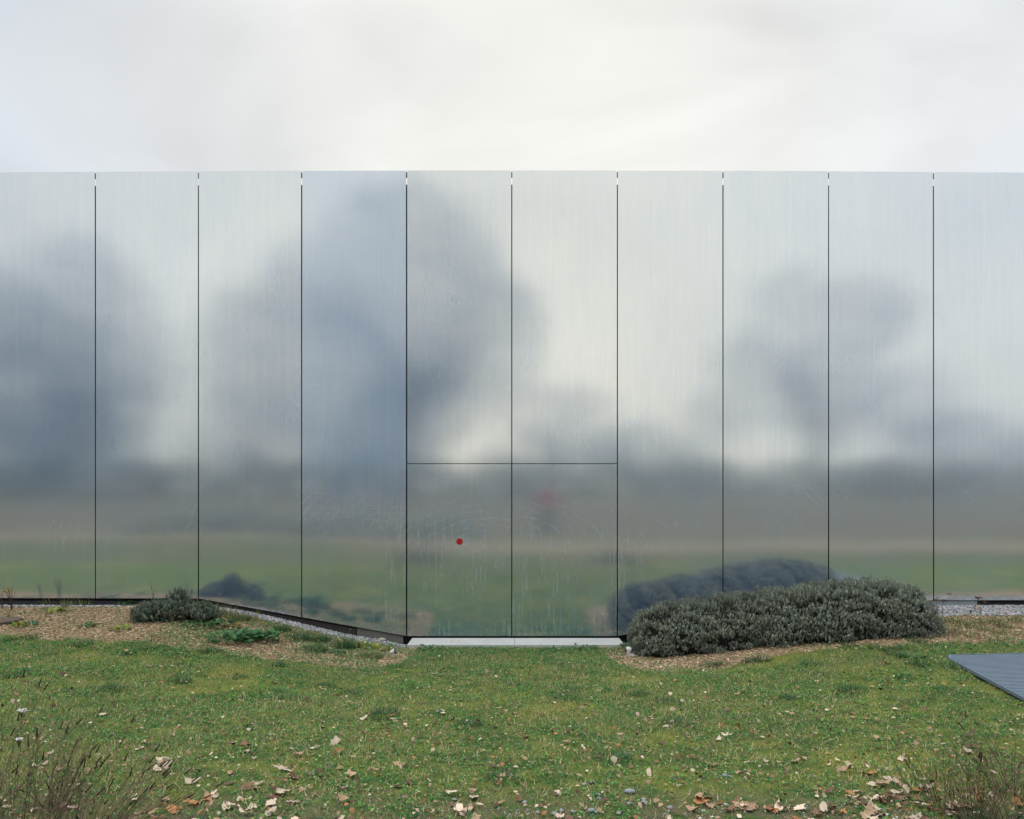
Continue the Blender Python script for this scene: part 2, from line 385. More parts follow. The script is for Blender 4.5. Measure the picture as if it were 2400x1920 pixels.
# bits on the door
def disc(name, c, r, th, mat, parent, axis='Y', seg=32):
    bm = bmesh.new(); bmesh.ops.create_cone(bm, cap_ends=True, segments=seg, radius1=r, radius2=r * .97, depth=th)
    rot = Matrix.Rotation(R(90), 4, 'X') if axis == 'Y' else Matrix.Identity(4)
    bmesh.ops.transform(bm, matrix=Matrix.Translation(c) @ rot, verts=bm.verts)
    me = bpy.data.meshes.new(name); bm.to_mesh(me); bm.free(); return link(name, me, mat, parent)
M_red = simple('red_marker', (.42, .016, .028), .5, 0, .06)
rx, rz_ = at_wall(1077, 1269.5); disc('red_marker', (rx, -.003, rz_), .0465, .003, M_red, door_l)
kx_, kz_ = at_wall(1191.5, 1308.5); disc('keyhole', (kx_, -.002, kz_), .013, .004, M_edge, door_l); disc('lock_cylinder', (kx_, -.005, kz_), .007, .003, M_black, door_l)
def boxes(name, lst, mat, parent=None, bevel=0):
    bm = bmesh.new()
    for (x0, x1, y0, y1, z0, z1) in lst:
        r = bmesh.ops.create_cube(bm, size=1); 
        for v in r['verts']: v.co = Vector(((x0 + x1) / 2 + v.co.x * (x1 - x0), (y0 + y1) / 2 + v.co.y * (y1 - y0), (z0 + z1) / 2 + v.co.z * (z1 - z0)))
    if bevel: bmesh.ops.bevel(bm, geom=bm.edges[:], offset=bevel, segments=2, affect='EDGES')
    me = bpy.data.meshes.new(name); bm.to_mesh(me); bm.free(); return link(name, me, mat, parent)
# backing wall follows the bow: segments per panel
def strip(name, z0f, z1f, yo, th, mat, xa=-14.5, xb=14.5, n=58):
    X = np.linspace(xa, xb, n + 1); Vv = []; Fv = []
    for x in X:
        y = float(curve(x)) + yo; a = float(z0f(x)) if callable(z0f) else z0f; b_ = float(z1f(x)) if callable(z1f) else z1f
        Vv += [(x, y, a), (x, y, b_), (x, y + th, b_), (x, y + th, a)]
    for i in range(n):
        o = 4 * i
        for k in range(4): Fv.append((o + k, o + 4 + k, o + 4 + (k + 1) % 4, o + (k + 1) % 4)[::-1])
    Fv += [(0, 1, 2, 3), tuple(4 * n + k for k in (3, 2, 1, 0))]
    me = bpy.data.meshes.new(name); me.from_pydata(Vv, [], Fv); me.update()
    bm = bmesh.new(); bm.from_mesh(me); bmesh.ops.recalc_face_normals(bm, faces=bm.faces); bm.to_mesh(me); bm.free()
    return link(name, me, mat, fac)
z_at = lambda py: EYE + (HY - py) / F * CAM_D
strip('backing_wall', -.6, z_at(429), .06, 20.0, M_black)
strip('parapet_rail', z_at(414.5), z_at(402.5), .010, .03, simple('rail', (.16, .17, .18), .6, .2), n=58)
strip('base_rail', lambda x: float(botz(x)) - .012, lambda x: float(botz(x)) + .02, .012, .03, simple('rusty_rail', (.030, .024, .020), .8, 0, .4, 30))
# plinth pieces under the sheets
strip('plinth', lambda x: -.4, lambda x: float(botz(x)) - .018, .030, .028, M_conc, at_wall(836), at_wall(944), 4)
strip('plinth', lambda x: .3, lambda x: float(botz(x)) - .006, .020, .038, M_pale, at_wall(1990), at_wall(2292), 4)
strip('plinth', lambda x: .2, lambda x: float(botz(x)) - .030, .035, .024, M_dark, at_wall(2294), 12, 14)
strip('plinth', lambda x: .2, lambda x: float(botz(x)) - .045, .035, .024, simple('plinth_grey', (.045, .048, .055), .85, 0, .5, 6), -12, at_wall(470), 14)
strip('plinth', lambda x: -.3, lambda x: float(botz(x)) - .03, .035, .024, simple('plinth_brown', (.05, .045, .04), .85, 0, .5, 6), at_wall(472), at_wall(834), 8)
# door sill
sill = empty('door_sill', (0, -.28, 0), 'long pale grey flat step in two pieces below the double door', 'doorstep')
M_sill = simple('sill_aluminium', (.50, .515, .52), .5, .1, .16, 4)
sx = (1206 - CX) / F * 10.6
for (ab, bb, af, bf) in ((-1.408, sx - .002, -1.452, sx - .002), (sx + .002, 1.512, sx + .002, 1.556)):
    vv = [(ab, .245, .068), (bb, .245, .068), (bf, .02, .014), (af, .02, .014), (ab, .245, -.09), (bb, .245, -.09), (bf, .02, -.09), (af, .02, -.09)]
    me = bpy.data.meshes.new('sill_slab'); me.from_pydata(vv, [], [(3, 2, 1, 0), (4, 5, 6, 7), (7, 6, 2, 3), (5, 4, 0, 1), (4, 7, 3, 0), (6, 5, 1, 2)]); me.update()
    link('sill_slab', me, M_sill, sill)

# ------------------------------------------------------------------ vegetation materials
M_grass = tinted('grass_blades', .6, .3, .35); M_leafm = tinted('weed_leaves', .75, .1, .25)
M_herb = tinted('shrub_leaves', .75, .15, .1); M_chip = tinted('wood_chips', .9, .1); M_stone = tinted('stone', .75, .3)
M_twig = tinted('dry_stems', .9, .1)

def sample_view(n, dmin=3.3, dmax=11.0, half=.74):
    d = np.sqrt(rng.uniform(dmin ** 2, dmax ** 2, n)); u = rng.uniform(-half, half, n)
    return u * d, CAM_D - d
def mats(n, lean, s, az=None):
    az = rng.uniform(0, 2 * np.pi, n) if az is None else az
    M = rotz(az) @ rotx(lean); return M * s[:, None, None]
GREENS = np.array([(.085, .24, .075), (.14, .32, .085), (.25, .38, .09), (.38, .42, .11), (.58, .51, .31), (.045, .15, .07)])
def pick(n, w, jit=.2, pal=GREENS):
    c = pal[rng.choice(len(pal), n, p=np.array(w) / np.sum(w))]
    return c * rng.uniform(1 - jit, 1 + jit, (n, 1)) * rng.uniform(.93, 1.07, (n, 3))
# blade template: bent, 5 verts, tri faces
BL = np.array([(-.5, 0, 0), (.5, 0, 0), (-.38, .12, .55), (.38, .12, .55), (0, .42, 1.0)], float)
BF = np.array([(0, 1, 3), (0, 3, 2), (2, 3, 4)])
def blades(x, Y, h, w, lean, cols, lift=-.003, zz=None):
    n = len(x); z = (terrain(x, Y) if zz is None else zz) + lift
    az = rng.uniform(0, 2 * np.pi, n)
    S = np.zeros((n, 3, 3)); S[:, 0, 0] = w; S[:, 1, 1] = h; S[:, 2, 2] = h
    M = rotz(az) @ rotx(lean) @ S
    return instance(BL, BF, np.stack([x, -Y, z], -1), M, cols)
def dens(x, Y):
    g = 1 - .93 * mulch(x, Y); g = g * (1 - gravel(x, Y)) * (1 - in_grate(x, Y, .01))
    bare = sm(fbm(x, Y, 1.7, 5), .56, .68) * .55; moss = sm(fbm(x, Y, .8, 1), .5, .64) * .62
    door = np.exp(-((x - .1) / .75) ** 2 - ((Y - .95) / .28) ** 2) * .85
    sill_ = (np.abs(x) < 1.53) & (Y < .28)
    foot = sm(Y, 6.35, 7.0) * sm(fbm(x, Y, 1.6, 4), .36, .56) * .75 * np.exp(-((x - .6) / 3.0) ** 2)
    return g * (1 - foot) * (1 - bare) * (1 - moss) * (1 - door) * (~sill_) * (Y > .05)
NG = 680000
x, Y = sample_view(NG); dn = dens(x, Y); keep = rng.random(NG) < dn; x, Y = x[keep], Y[keep]; n = len(x)
patch = fbm(x, Y, 1.1, 2); yel = sm(fbm(x, Y, .6, 6), .42, .62); near = sm(Y, 2.5, 6.5)
h = rng.gamma(5, .0038, n) * (1 + 1.0 * sm(fbm(x, Y, 2.6, 3), .55, .75)); h = np.clip(h, .008, .085)
c1 = pick(n, [4, 4, 2, .8, .7, 3], .35); c2 = pick(n, [1, 2.5, 4, 3, 2.4, .6], .35)
f = (rng.random(n) < (.33 + .42 * yel + .12 * near))[:, None]
cols = np.where(f, c2, c1)
V, Fc, Cc = blades(x, Y, h, rng.uniform(.0018, .0038, n), rng.normal(0, 1.05, n), cols)
o = link('lawn_grass', np_mesh('lawn_grass', V, Fc, 3, Cc), M_grass); tag(o, 'short patchy green grass of the lawn', 'grass', kind='stuff')
# sparse straw lying in it
n = 100000; x, Y = sample_view(n); k = rng.random(n) < dens(x, Y) * .8 + .1; k &= ~in_grate(x, Y, .02) & ((np.abs(x) > 1.53) | (Y > .30)); x, Y = x[k], Y[k]; n = len(x)
cols = pick(n, [3, 2, 1], .3, np.array([(.46, .38, .24), (.32, .23, .14), (.16, .10, .07)]))
V, Fc, Cc = blades(x, Y, rng.uniform(.02, .06, n), rng.uniform(.0015, .004, n), rng.uniform(1.15, 1.6, n), cols, .006)
o = link('dead_straw', np_mesh('dead_straw', V, Fc, 3, Cc), M_chip); tag(o, 'thin dry straw and bits scattered through the lawn', 'straw', kind='stuff')
# small broad-leaved weeds in patches
LT = np.array([(0, 0, 0), (-.38, .35, .12), (.38, .35, .12), (-.42, .7, .13), (.42, .7, .13), (0, 1, .02)], float)
LF = np.array([(0, 2, 1), (1, 2, 4), (1, 4, 3), (3, 4, 5)])
n = 80000; x, Y = sample_view(n)
pw = sm(fbm(x, Y, 2.1, 7), .46, .60) * (.35 + .65 * sm(-Y, -5.5, -1.5)) * (1 - gravel(x, Y)) * (1 - .8 * mulch(x, Y)) + .9 * np.exp(-((np.abs(x) - .2) / 1.9) ** 4 - ((Y - .85) / .42) ** 2) * (1 - .5 * np.exp(-((x - .05) / .6) ** 2))
bedg = ((x > -4.3) & (x < -1.6) & (Y > .35) & (Y < 2.6)) * .9 * sm(fbm(x, Y, 2.2, 6), .36, .52)
pw = (pw + bedg + .05) * (~in_grate(x, Y, .02)) * ((np.abs(x) > 1.53) | (Y > .30)) * (Y > .1)
k = rng.random(n) < pw; x, Y = x[k], Y[k]; n = len(x); rep = 4
x = np.repeat(x, rep) + rng.normal(0, .008, n * rep); Y = np.repeat(Y, rep) + rng.normal(0, .008, n * rep); n = len(x)
cols = pick(n, [3, 3, 1, .3, .1, 3], .25) * np.array([1.0, 1.0, 1.05])
M = mats(n, rng.uniform(-.1, .9, n), rng.uniform(.008, .019, n))
V, Fc, Cc = instance(LT, LF, np.stack([x, -Y, terrain(x, Y) + rng.uniform(.002, .02, n)], -1), M, cols)
o = link('ground_weeds', np_mesh('ground_weeds', V, Fc, 3, Cc), M_leafm); tag(o, 'low broad-leaved weeds and clover spreading through the lawn', 'weeds', kind='stuff')
# wood chips
CH = np.array([(-.5, -.18, 0), (.5, -.12, 0), (.5, .16, .03), (-.5, .2, .05), (0, 0, .12)], float)
CF = np.array([(0, 1, 4), (1, 2, 4), (2, 3, 4), (3, 0, 4)])
n = 150000; x, Y = sample_view(n, 7.4, 11.0, .76); k = (rng.random(n) < mulch(x, Y) * (1 - gravel(x, Y) * .97)); x, Y = x[k], Y[k]; n = len(x)
cols = pick(n, [4, 3, 2.5, 1.5], .3, np.array([(.62, .48, .33), (.44, .33, .215), (.25, .18, .125), (.09, .07, .055)]))
M = mats(n, rng.normal(0, .5, n), rng.uniform(.008, .030, n))
V, Fc, Cc = instance(CH, CF, np.stack([x, -Y, terrain(x, Y) + rng.uniform(0, .012, n)], -1), M, cols)
o = link('wood_chip_mulch', np_mesh('wood_chip_mulch', V, Fc, 3, Cc), M_chip); tag(o, 'tan wood chip mulch on the beds along the wall', 'mulch', kind='stuff')
# gravel
t_ = (1 + 5 ** .5) / 2
ICV = np.array([(-1, t_, 0), (1, t_, 0), (-1, -t_, 0), (1, -t_, 0), (0, -1, t_), (0, 1, t_), (0, -1, -t_), (0, 1, -t_), (t_, 0, -1), (t_, 0, 1), (-t_, 0, -1), (-t_, 0, 1)]) / 1.9
ICF = np.array([(0, 11, 5), (0, 5, 1), (0, 1, 7), (0, 7, 10), (0, 10, 11), (1, 5, 9), (5, 11, 4), (11, 10, 2), (10, 7, 6), (7, 1, 8), (3, 9, 4), (3, 4, 2), (3, 2, 6), (3, 6, 8), (3, 8, 9), (4, 9, 5), (2, 4, 11), (6, 2, 10), (8, 6, 7), (9, 8, 1)])
def stones(x, Y, s, pal, zoff=0):
    n = len(x); S = np.zeros((n, 3, 3)); S[:, 0, 0] = s * rng.uniform(.7, 1.4, n); S[:, 1, 1] = s * rng.uniform(.6, 1.1, n); S[:, 2, 2] = s * rng.uniform(.4, .8, n)
    M = rotz(rng.uniform(0, 6.3, n)) @ rotx(rng.normal(0, .4, n)) @ S
    V = np.einsum('nij,naj->nai', M, ICV[None] * rng.uniform(.75, 1.2, (n, 12, 1))) + np.stack([x, -Y, terrain(x, Y) + s * .2 + zoff], -1)[:, None]
    Fc = (ICF[None] + (np.arange(n) * 12)[:, None, None]).reshape(-1, 3)
    return V.reshape(-1, 3), Fc, np.repeat(pick(n, [4, 3, 1.5, .7], .25, pal), 12, axis=0)
GP = np.array([(.33, .34, .37), (.20, .21, .24), (.52, .52, .53), (.36, .26, .19)])
n = 42000; x = rng.uniform(-9, 9, n); Y = rng.uniform(0.0, 1.1, n); k = rng.random(n) < gravel(x, Y); x, Y = x[k], Y[k]; n = len(x)
V, Fc, Cc = stones(x, Y, rng.uniform(.010, .021, n), GP)
o = link('gravel_strip', np_mesh('gravel_strip', V, Fc, 3, Cc), M_stone); tag(o, 'blue grey gravel strip at the foot of the metal wall', 'gravel', kind='stuff')
n = 3200; x = rng.uniform(-.8, 2.6, n); Y = rng.uniform(6.2, 8.3, n); k = rng.random(n) < sm(Y, 6.45, 7.1) * .9 * sm(fbm(x, Y, 3, 2), .38, .6); x, Y = x[k], Y[k]; n = len(x)
V, Fc, Cc = stones(x, Y, rng.uniform(.004, .012, n), GP)
o = link('scattered_gravel', np_mesh('scattered_gravel', V, Fc, 3, Cc), M_stone); tag(o, 'loose grey gravel showing through the turf at the bottom centre', 'gravel', kind='stuff')

# ------------------------------------------------------------------ tufts and weeds (things)
def local_tuft(n, h, spread, lean, pal, w=.004, seed=None):
    a = rng.uniform(0, 6.3, n); r = spread * np.sqrt(rng.random(n)); xx, yy = r * np.cos(a), r * np.sin(a)
    hh = rng.uniform(.45, 1, n) * h * (1 - .35 * r / spread); S = np.zeros((n, 3, 3)); S[:, 0, 0] = rng.uniform(.6, 1.2, n) * w; S[:, 1, 1] = hh; S[:, 2, 2] = hh
    M = rotz(a - np.pi / 2 + rng.normal(0, .6, n)) @ rotx(-rng.uniform(-.1, lean, n)) @ S
    V, Fc, Cc = instance(BL, BF, np.stack([xx, yy, np.full(n, -.006)], -1), M, pal[rng.choice(len(pal), n)] * rng.uniform(.75, 1.25, (n, 1)))
    return np_mesh('tuft', V, Fc, 3, Cc)
DKG = np.array([(.042, .12, .055), (.055, .14, .055), (.07, .155, .055), (.03, .09, .045)])
MIXG = np.array([(.075, .16, .055), (.12, .20, .065), (.22, .24, .09), (.38, .32, .18)])
tm = [local_tuft(240, .075, .085, 1.0, DKG, .0035) for _ in range(4)]
for q in tm: q.materials.append(M_grass)
tuft_px = [(305,1530),(348,1522),(490,1527),(30,1500),(75,1495),(190,1512),(820,1625),(760,1610),(260,1620),(650,1560),
           (1665,1562),(1690,1558),(1500,1630),(1570,1648),(1660,1588),(1760,1552),(1785,1548),(1340,1620),(1320,1640),(1580,1700),
           (1990,1512),(2060,1520),(2110,1522),(2150,1505),(2150,1560),(2120,1590),(2095,1532),(2240,1562),(2330,1505),(40,1585),
           (900,1680),(1100,1700),(420,1600),(560,1590),(1180,1830),(1440,1780),(1850,1640),(1900,1560),(2000,1620),(680,1640)]
for i, (px, py) in enumerate(tuft_px):
    gx_, gy_ = ray(px, py); q = tm[i % 4]
    o = bpy.data.objects.new('grass_tuft', q); COL.objects.link(o); o.location = (gx_, -gy_, tz(gx_, gy_))
    o.rotation_euler = (0, 0, i * 1.7); s = 1.05 + .5 * ((i * 37) % 11) / 11; o.scale = (s, s, s * (.8 + .3 * ((i * 13) % 7) / 7))
    tag(o, 'small dark green tuft of grass standing up from the mossy lawn', 'grass tuft', 'grass tufts in the lawn')
bed_tufts = [((700,1500), .16, 'spreading blue green grass clump near the gravel, left of two dark clumps', 1.35),
             ((655,1478), .10, 'dark rounded clump of fine grass above the leafy weeds', .8),
             ((748,1502), .10, 'dark fine clump beside the spreading grass clump in the mulch', .8),
             ((740,1527), .11, 'dark low clump at the lower edge of the left mulch bed', .9),
             ((806,1518), .15, 'tall dark feathery clump just below the grey gravel strip', .7),
             ((870,1542), .10, 'small clump with upright blades left of the white spotlight', .7),
             ((560,1452), .13, 'coarse tuft with brown blades against the sloping base of the wall', .9)]
for (pxy, hh, lab, ln) in bed_tufts:
    gx_, gy_ = ray(*pxy); q = local_tuft(520, hh * 1.3, .15, ln, DKG if 'dark' in lab else MIXG * .85, .004); q.materials.append(M_grass)
    o = link('grass_clump', q, None, None, (gx_, -gy_, tz(gx_, gy_))); tag(o, lab, 'grass clump')
# coarse grasses: wispy stands at the foot of the wall
def wisps(pts, hh, n, name, lab, cat, pal=MIXG, w=.006, lean=.7):
    for (px, py), l in zip(pts, lab):
        gx_, gy_ = ray(px, py); q = local_tuft(n, hh, .10, lean, pal, w); q.materials.append(M_grass)
        o = link(name, q, None, None, (gx_, -gy_, tz(gx_, gy_))); tag(o, l, cat)
wisps([(118,1418),(160,1422),(200,1420),(505,1440),(535,1440),(590,1452)], .24, 60, 'wispy_grass',
      ['thin wispy grass at the wall foot, leftmost of three left of the small shrub', 'wispy grass at the wall foot just right of the leftmost wisps',
       'wispy grass by the first panel joint from the left', 'pale seeding grass on the mound just right of the small shrub',
       'pale grass on the mound between the seeding grass and the sloping wall base', 'sparse upright grass beside the coarse brown tuft'], 'grass')
rp = [(2215,1455),(2240,1462),(2262,1470),(2285,1465),(2305,1478),(2330,1462),(2355,1470),(2380,1458),(2398,1450),(2225,1480),(2270,1490),(2345,1485)]
for i, (px, py) in enumerate(rp):
    gx_, gy_ = ray(px, py); q = local_tuft(120, .15 if i % 2 else .12, .11, 1.2, MIXG * np.array([.85, .9, .8]), .0055); q.materials.append(M_grass)
    o = link('bed_grass', q, None, None, (gx_, -gy_, tz(gx_, gy_))); tag(o, 'long loose blades of grass between the gravel and the metal grate', 'grass clump', 'grass clumps in the right bed')
# rosette weeds
LR = np.array([(-.06, 0, 0), (.06, 0, 0), (-.22, .3, .22), (.22, .3, .22), (-.30, .62, .30), (.30, .62, .30), (-.2, .88, .22), (.2, .88, .22), (0, 1.05, .12)], float)
LRF = np.array([(0, 1, 3), (0, 3, 2), (2, 3, 5), (2, 5, 4), (4, 5, 7), (4, 7, 6), (6, 7, 8)])
def rosette(n, L_, spread, pal, wid=1.0):
    a = rng.uniform(0, 6.3, n); r = spread * np.sqrt(rng.random(n)); s = rng.uniform(.5, 1.1, n) * L_
    S = np.zeros((n, 3, 3)); S[:, 0, 0] = s * wid; S[:, 1, 1] = s; S[:, 2, 2] = s * rng.uniform(.5, 1.4, n)
    M = rotz(a - np.pi / 2 + rng.normal(0, .7, n)) @ rotx(rng.uniform(-.1, .7, n)) @ S
    V, Fc, Cc = instance(LR, LRF, np.stack([r * np.cos(a), r * np.sin(a), rng.uniform(0, .03, n)], -1), M, pal[rng.choice(len(pal), n)] * rng.uniform(.8, 1.2, (n, 1)))
    q = np_mesh('rosette', V, Fc, 3, Cc, smooth=True); q.materials.append(M_leafm); return q
WP = np.array([(.065, .17, .075), (.09, .20, .08), (.12, .23, .10), (.05, .13, .06)])
YP = np.array([(.24, .30, .05), (.13, .23, .06), (.32, .32, .08)])
ros = [((480,1468),60,.075,.22,WP,'loose leafy weed on the mulch right below the small shrub'),
       ((545,1500),130,.085,.26,WP,'broad mat of crinkled green leaves at the lawn edge, left half'),
       ((600,1498),110,.095,.24,WP,'broad mat of lobed leaves at the lawn edge, right half'),
       ((552,1474),14,.06,.10,np.array([(.26,.20,.04),(.20,.19,.05)]),'yellowing leaves lying on top of the crinkled leaf mat'),
       ((525,1462),24,.06,.12,WP*.7,'dark green spiky rosette on the mound above the leaf mat'),
       ((395,1448),9,.10,.05,YP,'yellow green broad-leaved sprout in front of the small shrub'),
       ((305,1418),40,.07,.10,WP*.8,'leafy plant at the wall foot left of the small shrub'),
       ((128,1437),22,.07,.08,YP,'flat bright green rosette on the mulch near the first panel'),
       ((45,1470),16,.06,.07,YP,'small yellow green rosette right of the round brown cover'),
       ((75,1468),10,.06,.06,WP,'small green seedling with round leaves on the left mulch'),
       ((205,1472),18,.06,.08,WP,'low green rosette in the middle of the left mulch bed'),
       ((285,1478),18,.06,.08,YP,'yellowish rosette on the mulch below the small shrub'),
       ((845,1517),14,.06,.10,YP,'yellow green trailing leaves right of the feathery clump'),
       ((885,1524),26,.06,.14,YP,'yellow green leafy weed between gravel and white spotlight'),
       ((792,1536),22,.05,.08,WP,'tiny leafy weed alone on the mulch left of the upright clump'),
       ((1468,1520),14,.07,.05,WP,'bright green leaves between the doorstep end and the clipped hedge'),
       ((1370,1522),40,.05,.14,WP,'leafy weed mound at the right end of the doorstep'),
       ((1290,1528),40,.045,.16,WP,'leafy weeds in front of the right half of the doorstep'),
       ((1010,1525),40,.045,.16,WP,'leafy weeds in front of the left half of the doorstep'),
       ((2140,1545),30,.05,.14,WP*.9,'leafy weed left of the metal grate')]
for (pxy, n, L_, sp_, pal, lab) in ros:
    gx_, gy_ = ray(*pxy); gy_ = max(gy_, .6) if abs(gx_) < 1.5 else gy_
    o = link('leafy_weed', rosette(int(n * 1.25), L_ * 1.25, sp_ * 1.1, pal, .95), None, None, (gx_, -gy_, tz(gx_, gy_))); tag(o, lab, 'weed')

# ------------------------------------------------------------------ shrubs
SPV = []; SPF = []
for k in range(7):            # a sprig: 7 whorls of 3 narrow leaves on a stem of unit length
    for j in range(3):
        a = k * 2.4 + j * 2.094; z0 = .12 + k * .125; out = .34 * (1 - k * .04); up = .20
        ca, sa = math.cos(a), math.sin(a); o_ = len(SPV); w = .060
        SPV += [(0 - sa * w, ca * w, z0), (sa * w, -ca * w, z0), (ca * out, sa * out, z0 + up)]
        SPF.append((o_, o_ + 1, o_ + 2))
o_ = len(SPV); SPV += [(-.02, 0, -.3), (.02, 0, -.3), (0, 0, 1)]; SPF.append((o_, o_ + 1, o_ + 2))
SPV = np.array(SPV); SPF = np.array(SPF)
def shrub(name, E, n, loc, lab, cat, pal, slen=(.05, .09), pw=2.7, holes=(), core_k=.86, wide=1.0, loose=0):
    """E: ellipsoids (cx, cY, z0, rx, ry, rz) in world terms; loc: base"""
    root = empty(name, loc, lab, cat); P_, Nn = [], []
    lx, ly, lz = loc
    def val(e, p):
        q = np.abs((p - np.array([e[0], -e[1], e[2]])) / np.array(e[3:6])); return (q ** pw).sum(-1)
    area = [e[3] * e[5] + e[4] * e[5] + e[3] * e[4] for e in E]
    for e, a in zip(E, area):
        m_ = int(n * a / sum(area)); v = rng.normal(0, 1, (m_, 3)); v[:, 2] = np.where(v[:, 2] < 0, v[:, 2] * .9, v[:, 2]); v /= np.linalg.norm(v, axis=1)[:, None]
        s = (np.abs(v) ** pw).sum(-1) ** (-1 / pw); p_ = v * s[:, None]
        nn = np.sign(p_) * np.abs(p_) ** (pw - 1) / np.array(e[3:6]); nn /= np.linalg.norm(nn, axis=1)[:, None]
        w_ = p_ * np.array(e[3:6]) + np.array([e[0], -e[1], e[2]])
        ok = np.ones(m_, bool)
        for e2 in E:
            if e2 is not e: ok &= val(e2, w_) > .93
        ok &= w_[:, 2] > terrain(w_[:, 0], -w_[:, 1]) + .02
        P_.append(w_[ok]); Nn.append(nn[ok])
    P_ = np.concatenate(P_); Nn = np.concatenate(Nn)
    # clumpiness: lumps stand out, hollows stay back
    lump = fbm(P_[:, 0] + P_[:, 2] * .6, P_[:, 1] + P_[:, 2] * 1.3, 7, 1) ; hol = sm(lump, .30, .46)
    for (hx, hz, hr) in holes:
        dd = np.hypot((P_[:, 0] - hx), (P_[:, 2] - hz) * 1.6) + .3 * (P_[:, 1] > -1.0); hol *= sm(dd, hr * .5, hr)
    k = rng.random(len(P_)) < (.16 + .84 * hol); P_, Nn, lump, hol = P_[k], Nn[k], lump[k], hol[k]
    m_ = len(P_); P_ = P_ + Nn * ((lump - .55) * .17 - rng.uniform(0, .07, m_) - .02 * (1 - hol))[:, None] + rng.normal(0, loose + 1e-6, (m_, 3)) * np.array([1, 1, .7])
    up = Nn * .55 + np.array([0, 0, .9]) + rng.normal(0, .28, (m_, 3)); up /= np.linalg.norm(up, axis=1)[:, None]
    a = np.cross(up, rng.normal(0, 1, (m_, 3))); a /= np.linalg.norm(a, axis=1)[:, None]; b_ = np.cross(up, a)
    s = rng.uniform(*slen, m_)
    M = np.stack([a * wide, b_ * wide, up], -1) * s[:, None, None]
    cols = pal[rng.choice(len(pal), m_)] * rng.uniform(.7, 1.3, (m_, 1))
    V, Fc, Cc = instance(SPV, SPF, P_ - up * s[:, None] * .5 - np.array(loc), M, cols)
    o = link('foliage', np_mesh(name + '_foliage', V, Fc, 3, Cc), M_herb, root)
    # woody stems fanning up inside
    Vs, Fs = [], []
    q_ = rng.choice(m_, min(m_, 900))
    for i in q_:
        e = E[int(np.argmin([val(e, P_[i]) for e in E]))]
        b0 = np.array([e[0] + (P_[i][0] - e[0]) * .45, -e[1] + (P_[i][1] + e[1]) * .45, 0]); b0[2] = terrain(b0[0:1], -b0[1:2])[0] - .02
        t1 = P_[i]; sd = np.cross(t1 - b0, [0, 1, 0]); sd = sd / (np.linalg.norm(sd) + 1e-6) * .004; o2 = len(Vs)
        Vs += [b0 - sd, b0 + sd, t1 + sd * .4, t1 - sd * .4]; Fs.append((o2, o2 + 1, o2 + 2)); Fs.append((o2, o2 + 2, o2 + 3))
    Vs = np.array(Vs) - np.array(loc); c_ = np.tile(np.array([[.045, .035, .03]]), (len(Vs), 1))
    link('stems', np_mesh(name + '_stems', Vs, np.array(Fs), 3, c_), M_twig, root)
    # solid dark hull closing the inside, coloured like the shade between sprigs
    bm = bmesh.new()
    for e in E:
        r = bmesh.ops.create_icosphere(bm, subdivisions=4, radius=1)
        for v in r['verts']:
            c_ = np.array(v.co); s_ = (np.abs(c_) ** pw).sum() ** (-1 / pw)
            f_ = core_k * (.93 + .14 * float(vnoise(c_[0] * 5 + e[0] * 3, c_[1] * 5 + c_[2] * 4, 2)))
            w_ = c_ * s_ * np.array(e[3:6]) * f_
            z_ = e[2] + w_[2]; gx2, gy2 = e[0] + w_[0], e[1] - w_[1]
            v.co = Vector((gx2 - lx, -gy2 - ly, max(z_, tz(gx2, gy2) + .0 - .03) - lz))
    me = bpy.data.meshes.new('dark_core'); bm.to_mesh(me); bm.free()
    link('dark_core', me, M_core, root)
    return root
M_core = simple('core_shade', (.020, .020, .018), .95, 0, .6, 40, .05, bump=1)  # near-black: inner shade of the shrubs put into the core colour
HP = np.array([(.27, .315, .26), (.20, .24, .195), (.39, .44, .37), (.31, .31, .22), (.15, .175, .15)])
hed = [(2.26, 1.06, .25, .76, .62, .48), (2.85, 1.14, .30, .80, .64, .525), (3.5, 1.26, .36, .72, .68, .58), (4.02, 1.34, .44, .80, .72, .59), (4.43, 1.36, .46, .78, .70, .59)]
shrub('clipped_shrub_hedge', hed, 140000, (3.4, -1.05, tz(3.4, 1.05)), 'long low clipped grey-green shrub hedge right of the doors, in two rounded swells', 'hedge', HP,
      (.022, .046), 2.6, holes=((2.62, .72, .16), (4.85, .95, .14), (3.55, .35, .2)))
sm_e = []
for (px, py, top, r_, Yd) in [(372, 1452, 1412, .27, 1.05), (412, 1445, 1393, .17, .95), (458, 1448, 1410, .24, .95), (345, 1455, 1425, .18, 1.0), (488, 1445, 1420, .14, .8)]:
    d_ = CAM_D - Yd; X_ = (px - CX) / F * d_; g_ = tz(X_, Yd); tp = EYE + (HY - top) / F * d_
    sm_e.append((X_, Yd, g_ + (tp - g_) * .35, r_, r_ * .8, (tp - g_) * .65))
shrub('small_shrub', sm_e, 10500, (sm_e[0][0], -1.0, tz(sm_e[0][0], 1.0)), 'small ragged blue-green shrub on the mulch by the second panel joint from the left', 'shrub',
      np.array([(.15, .205, .16), (.11, .165, .125), (.20, .25, .18), (.22, .19, .14)]), (.04, .085), 2.2, core_k=.30, loose=.035)

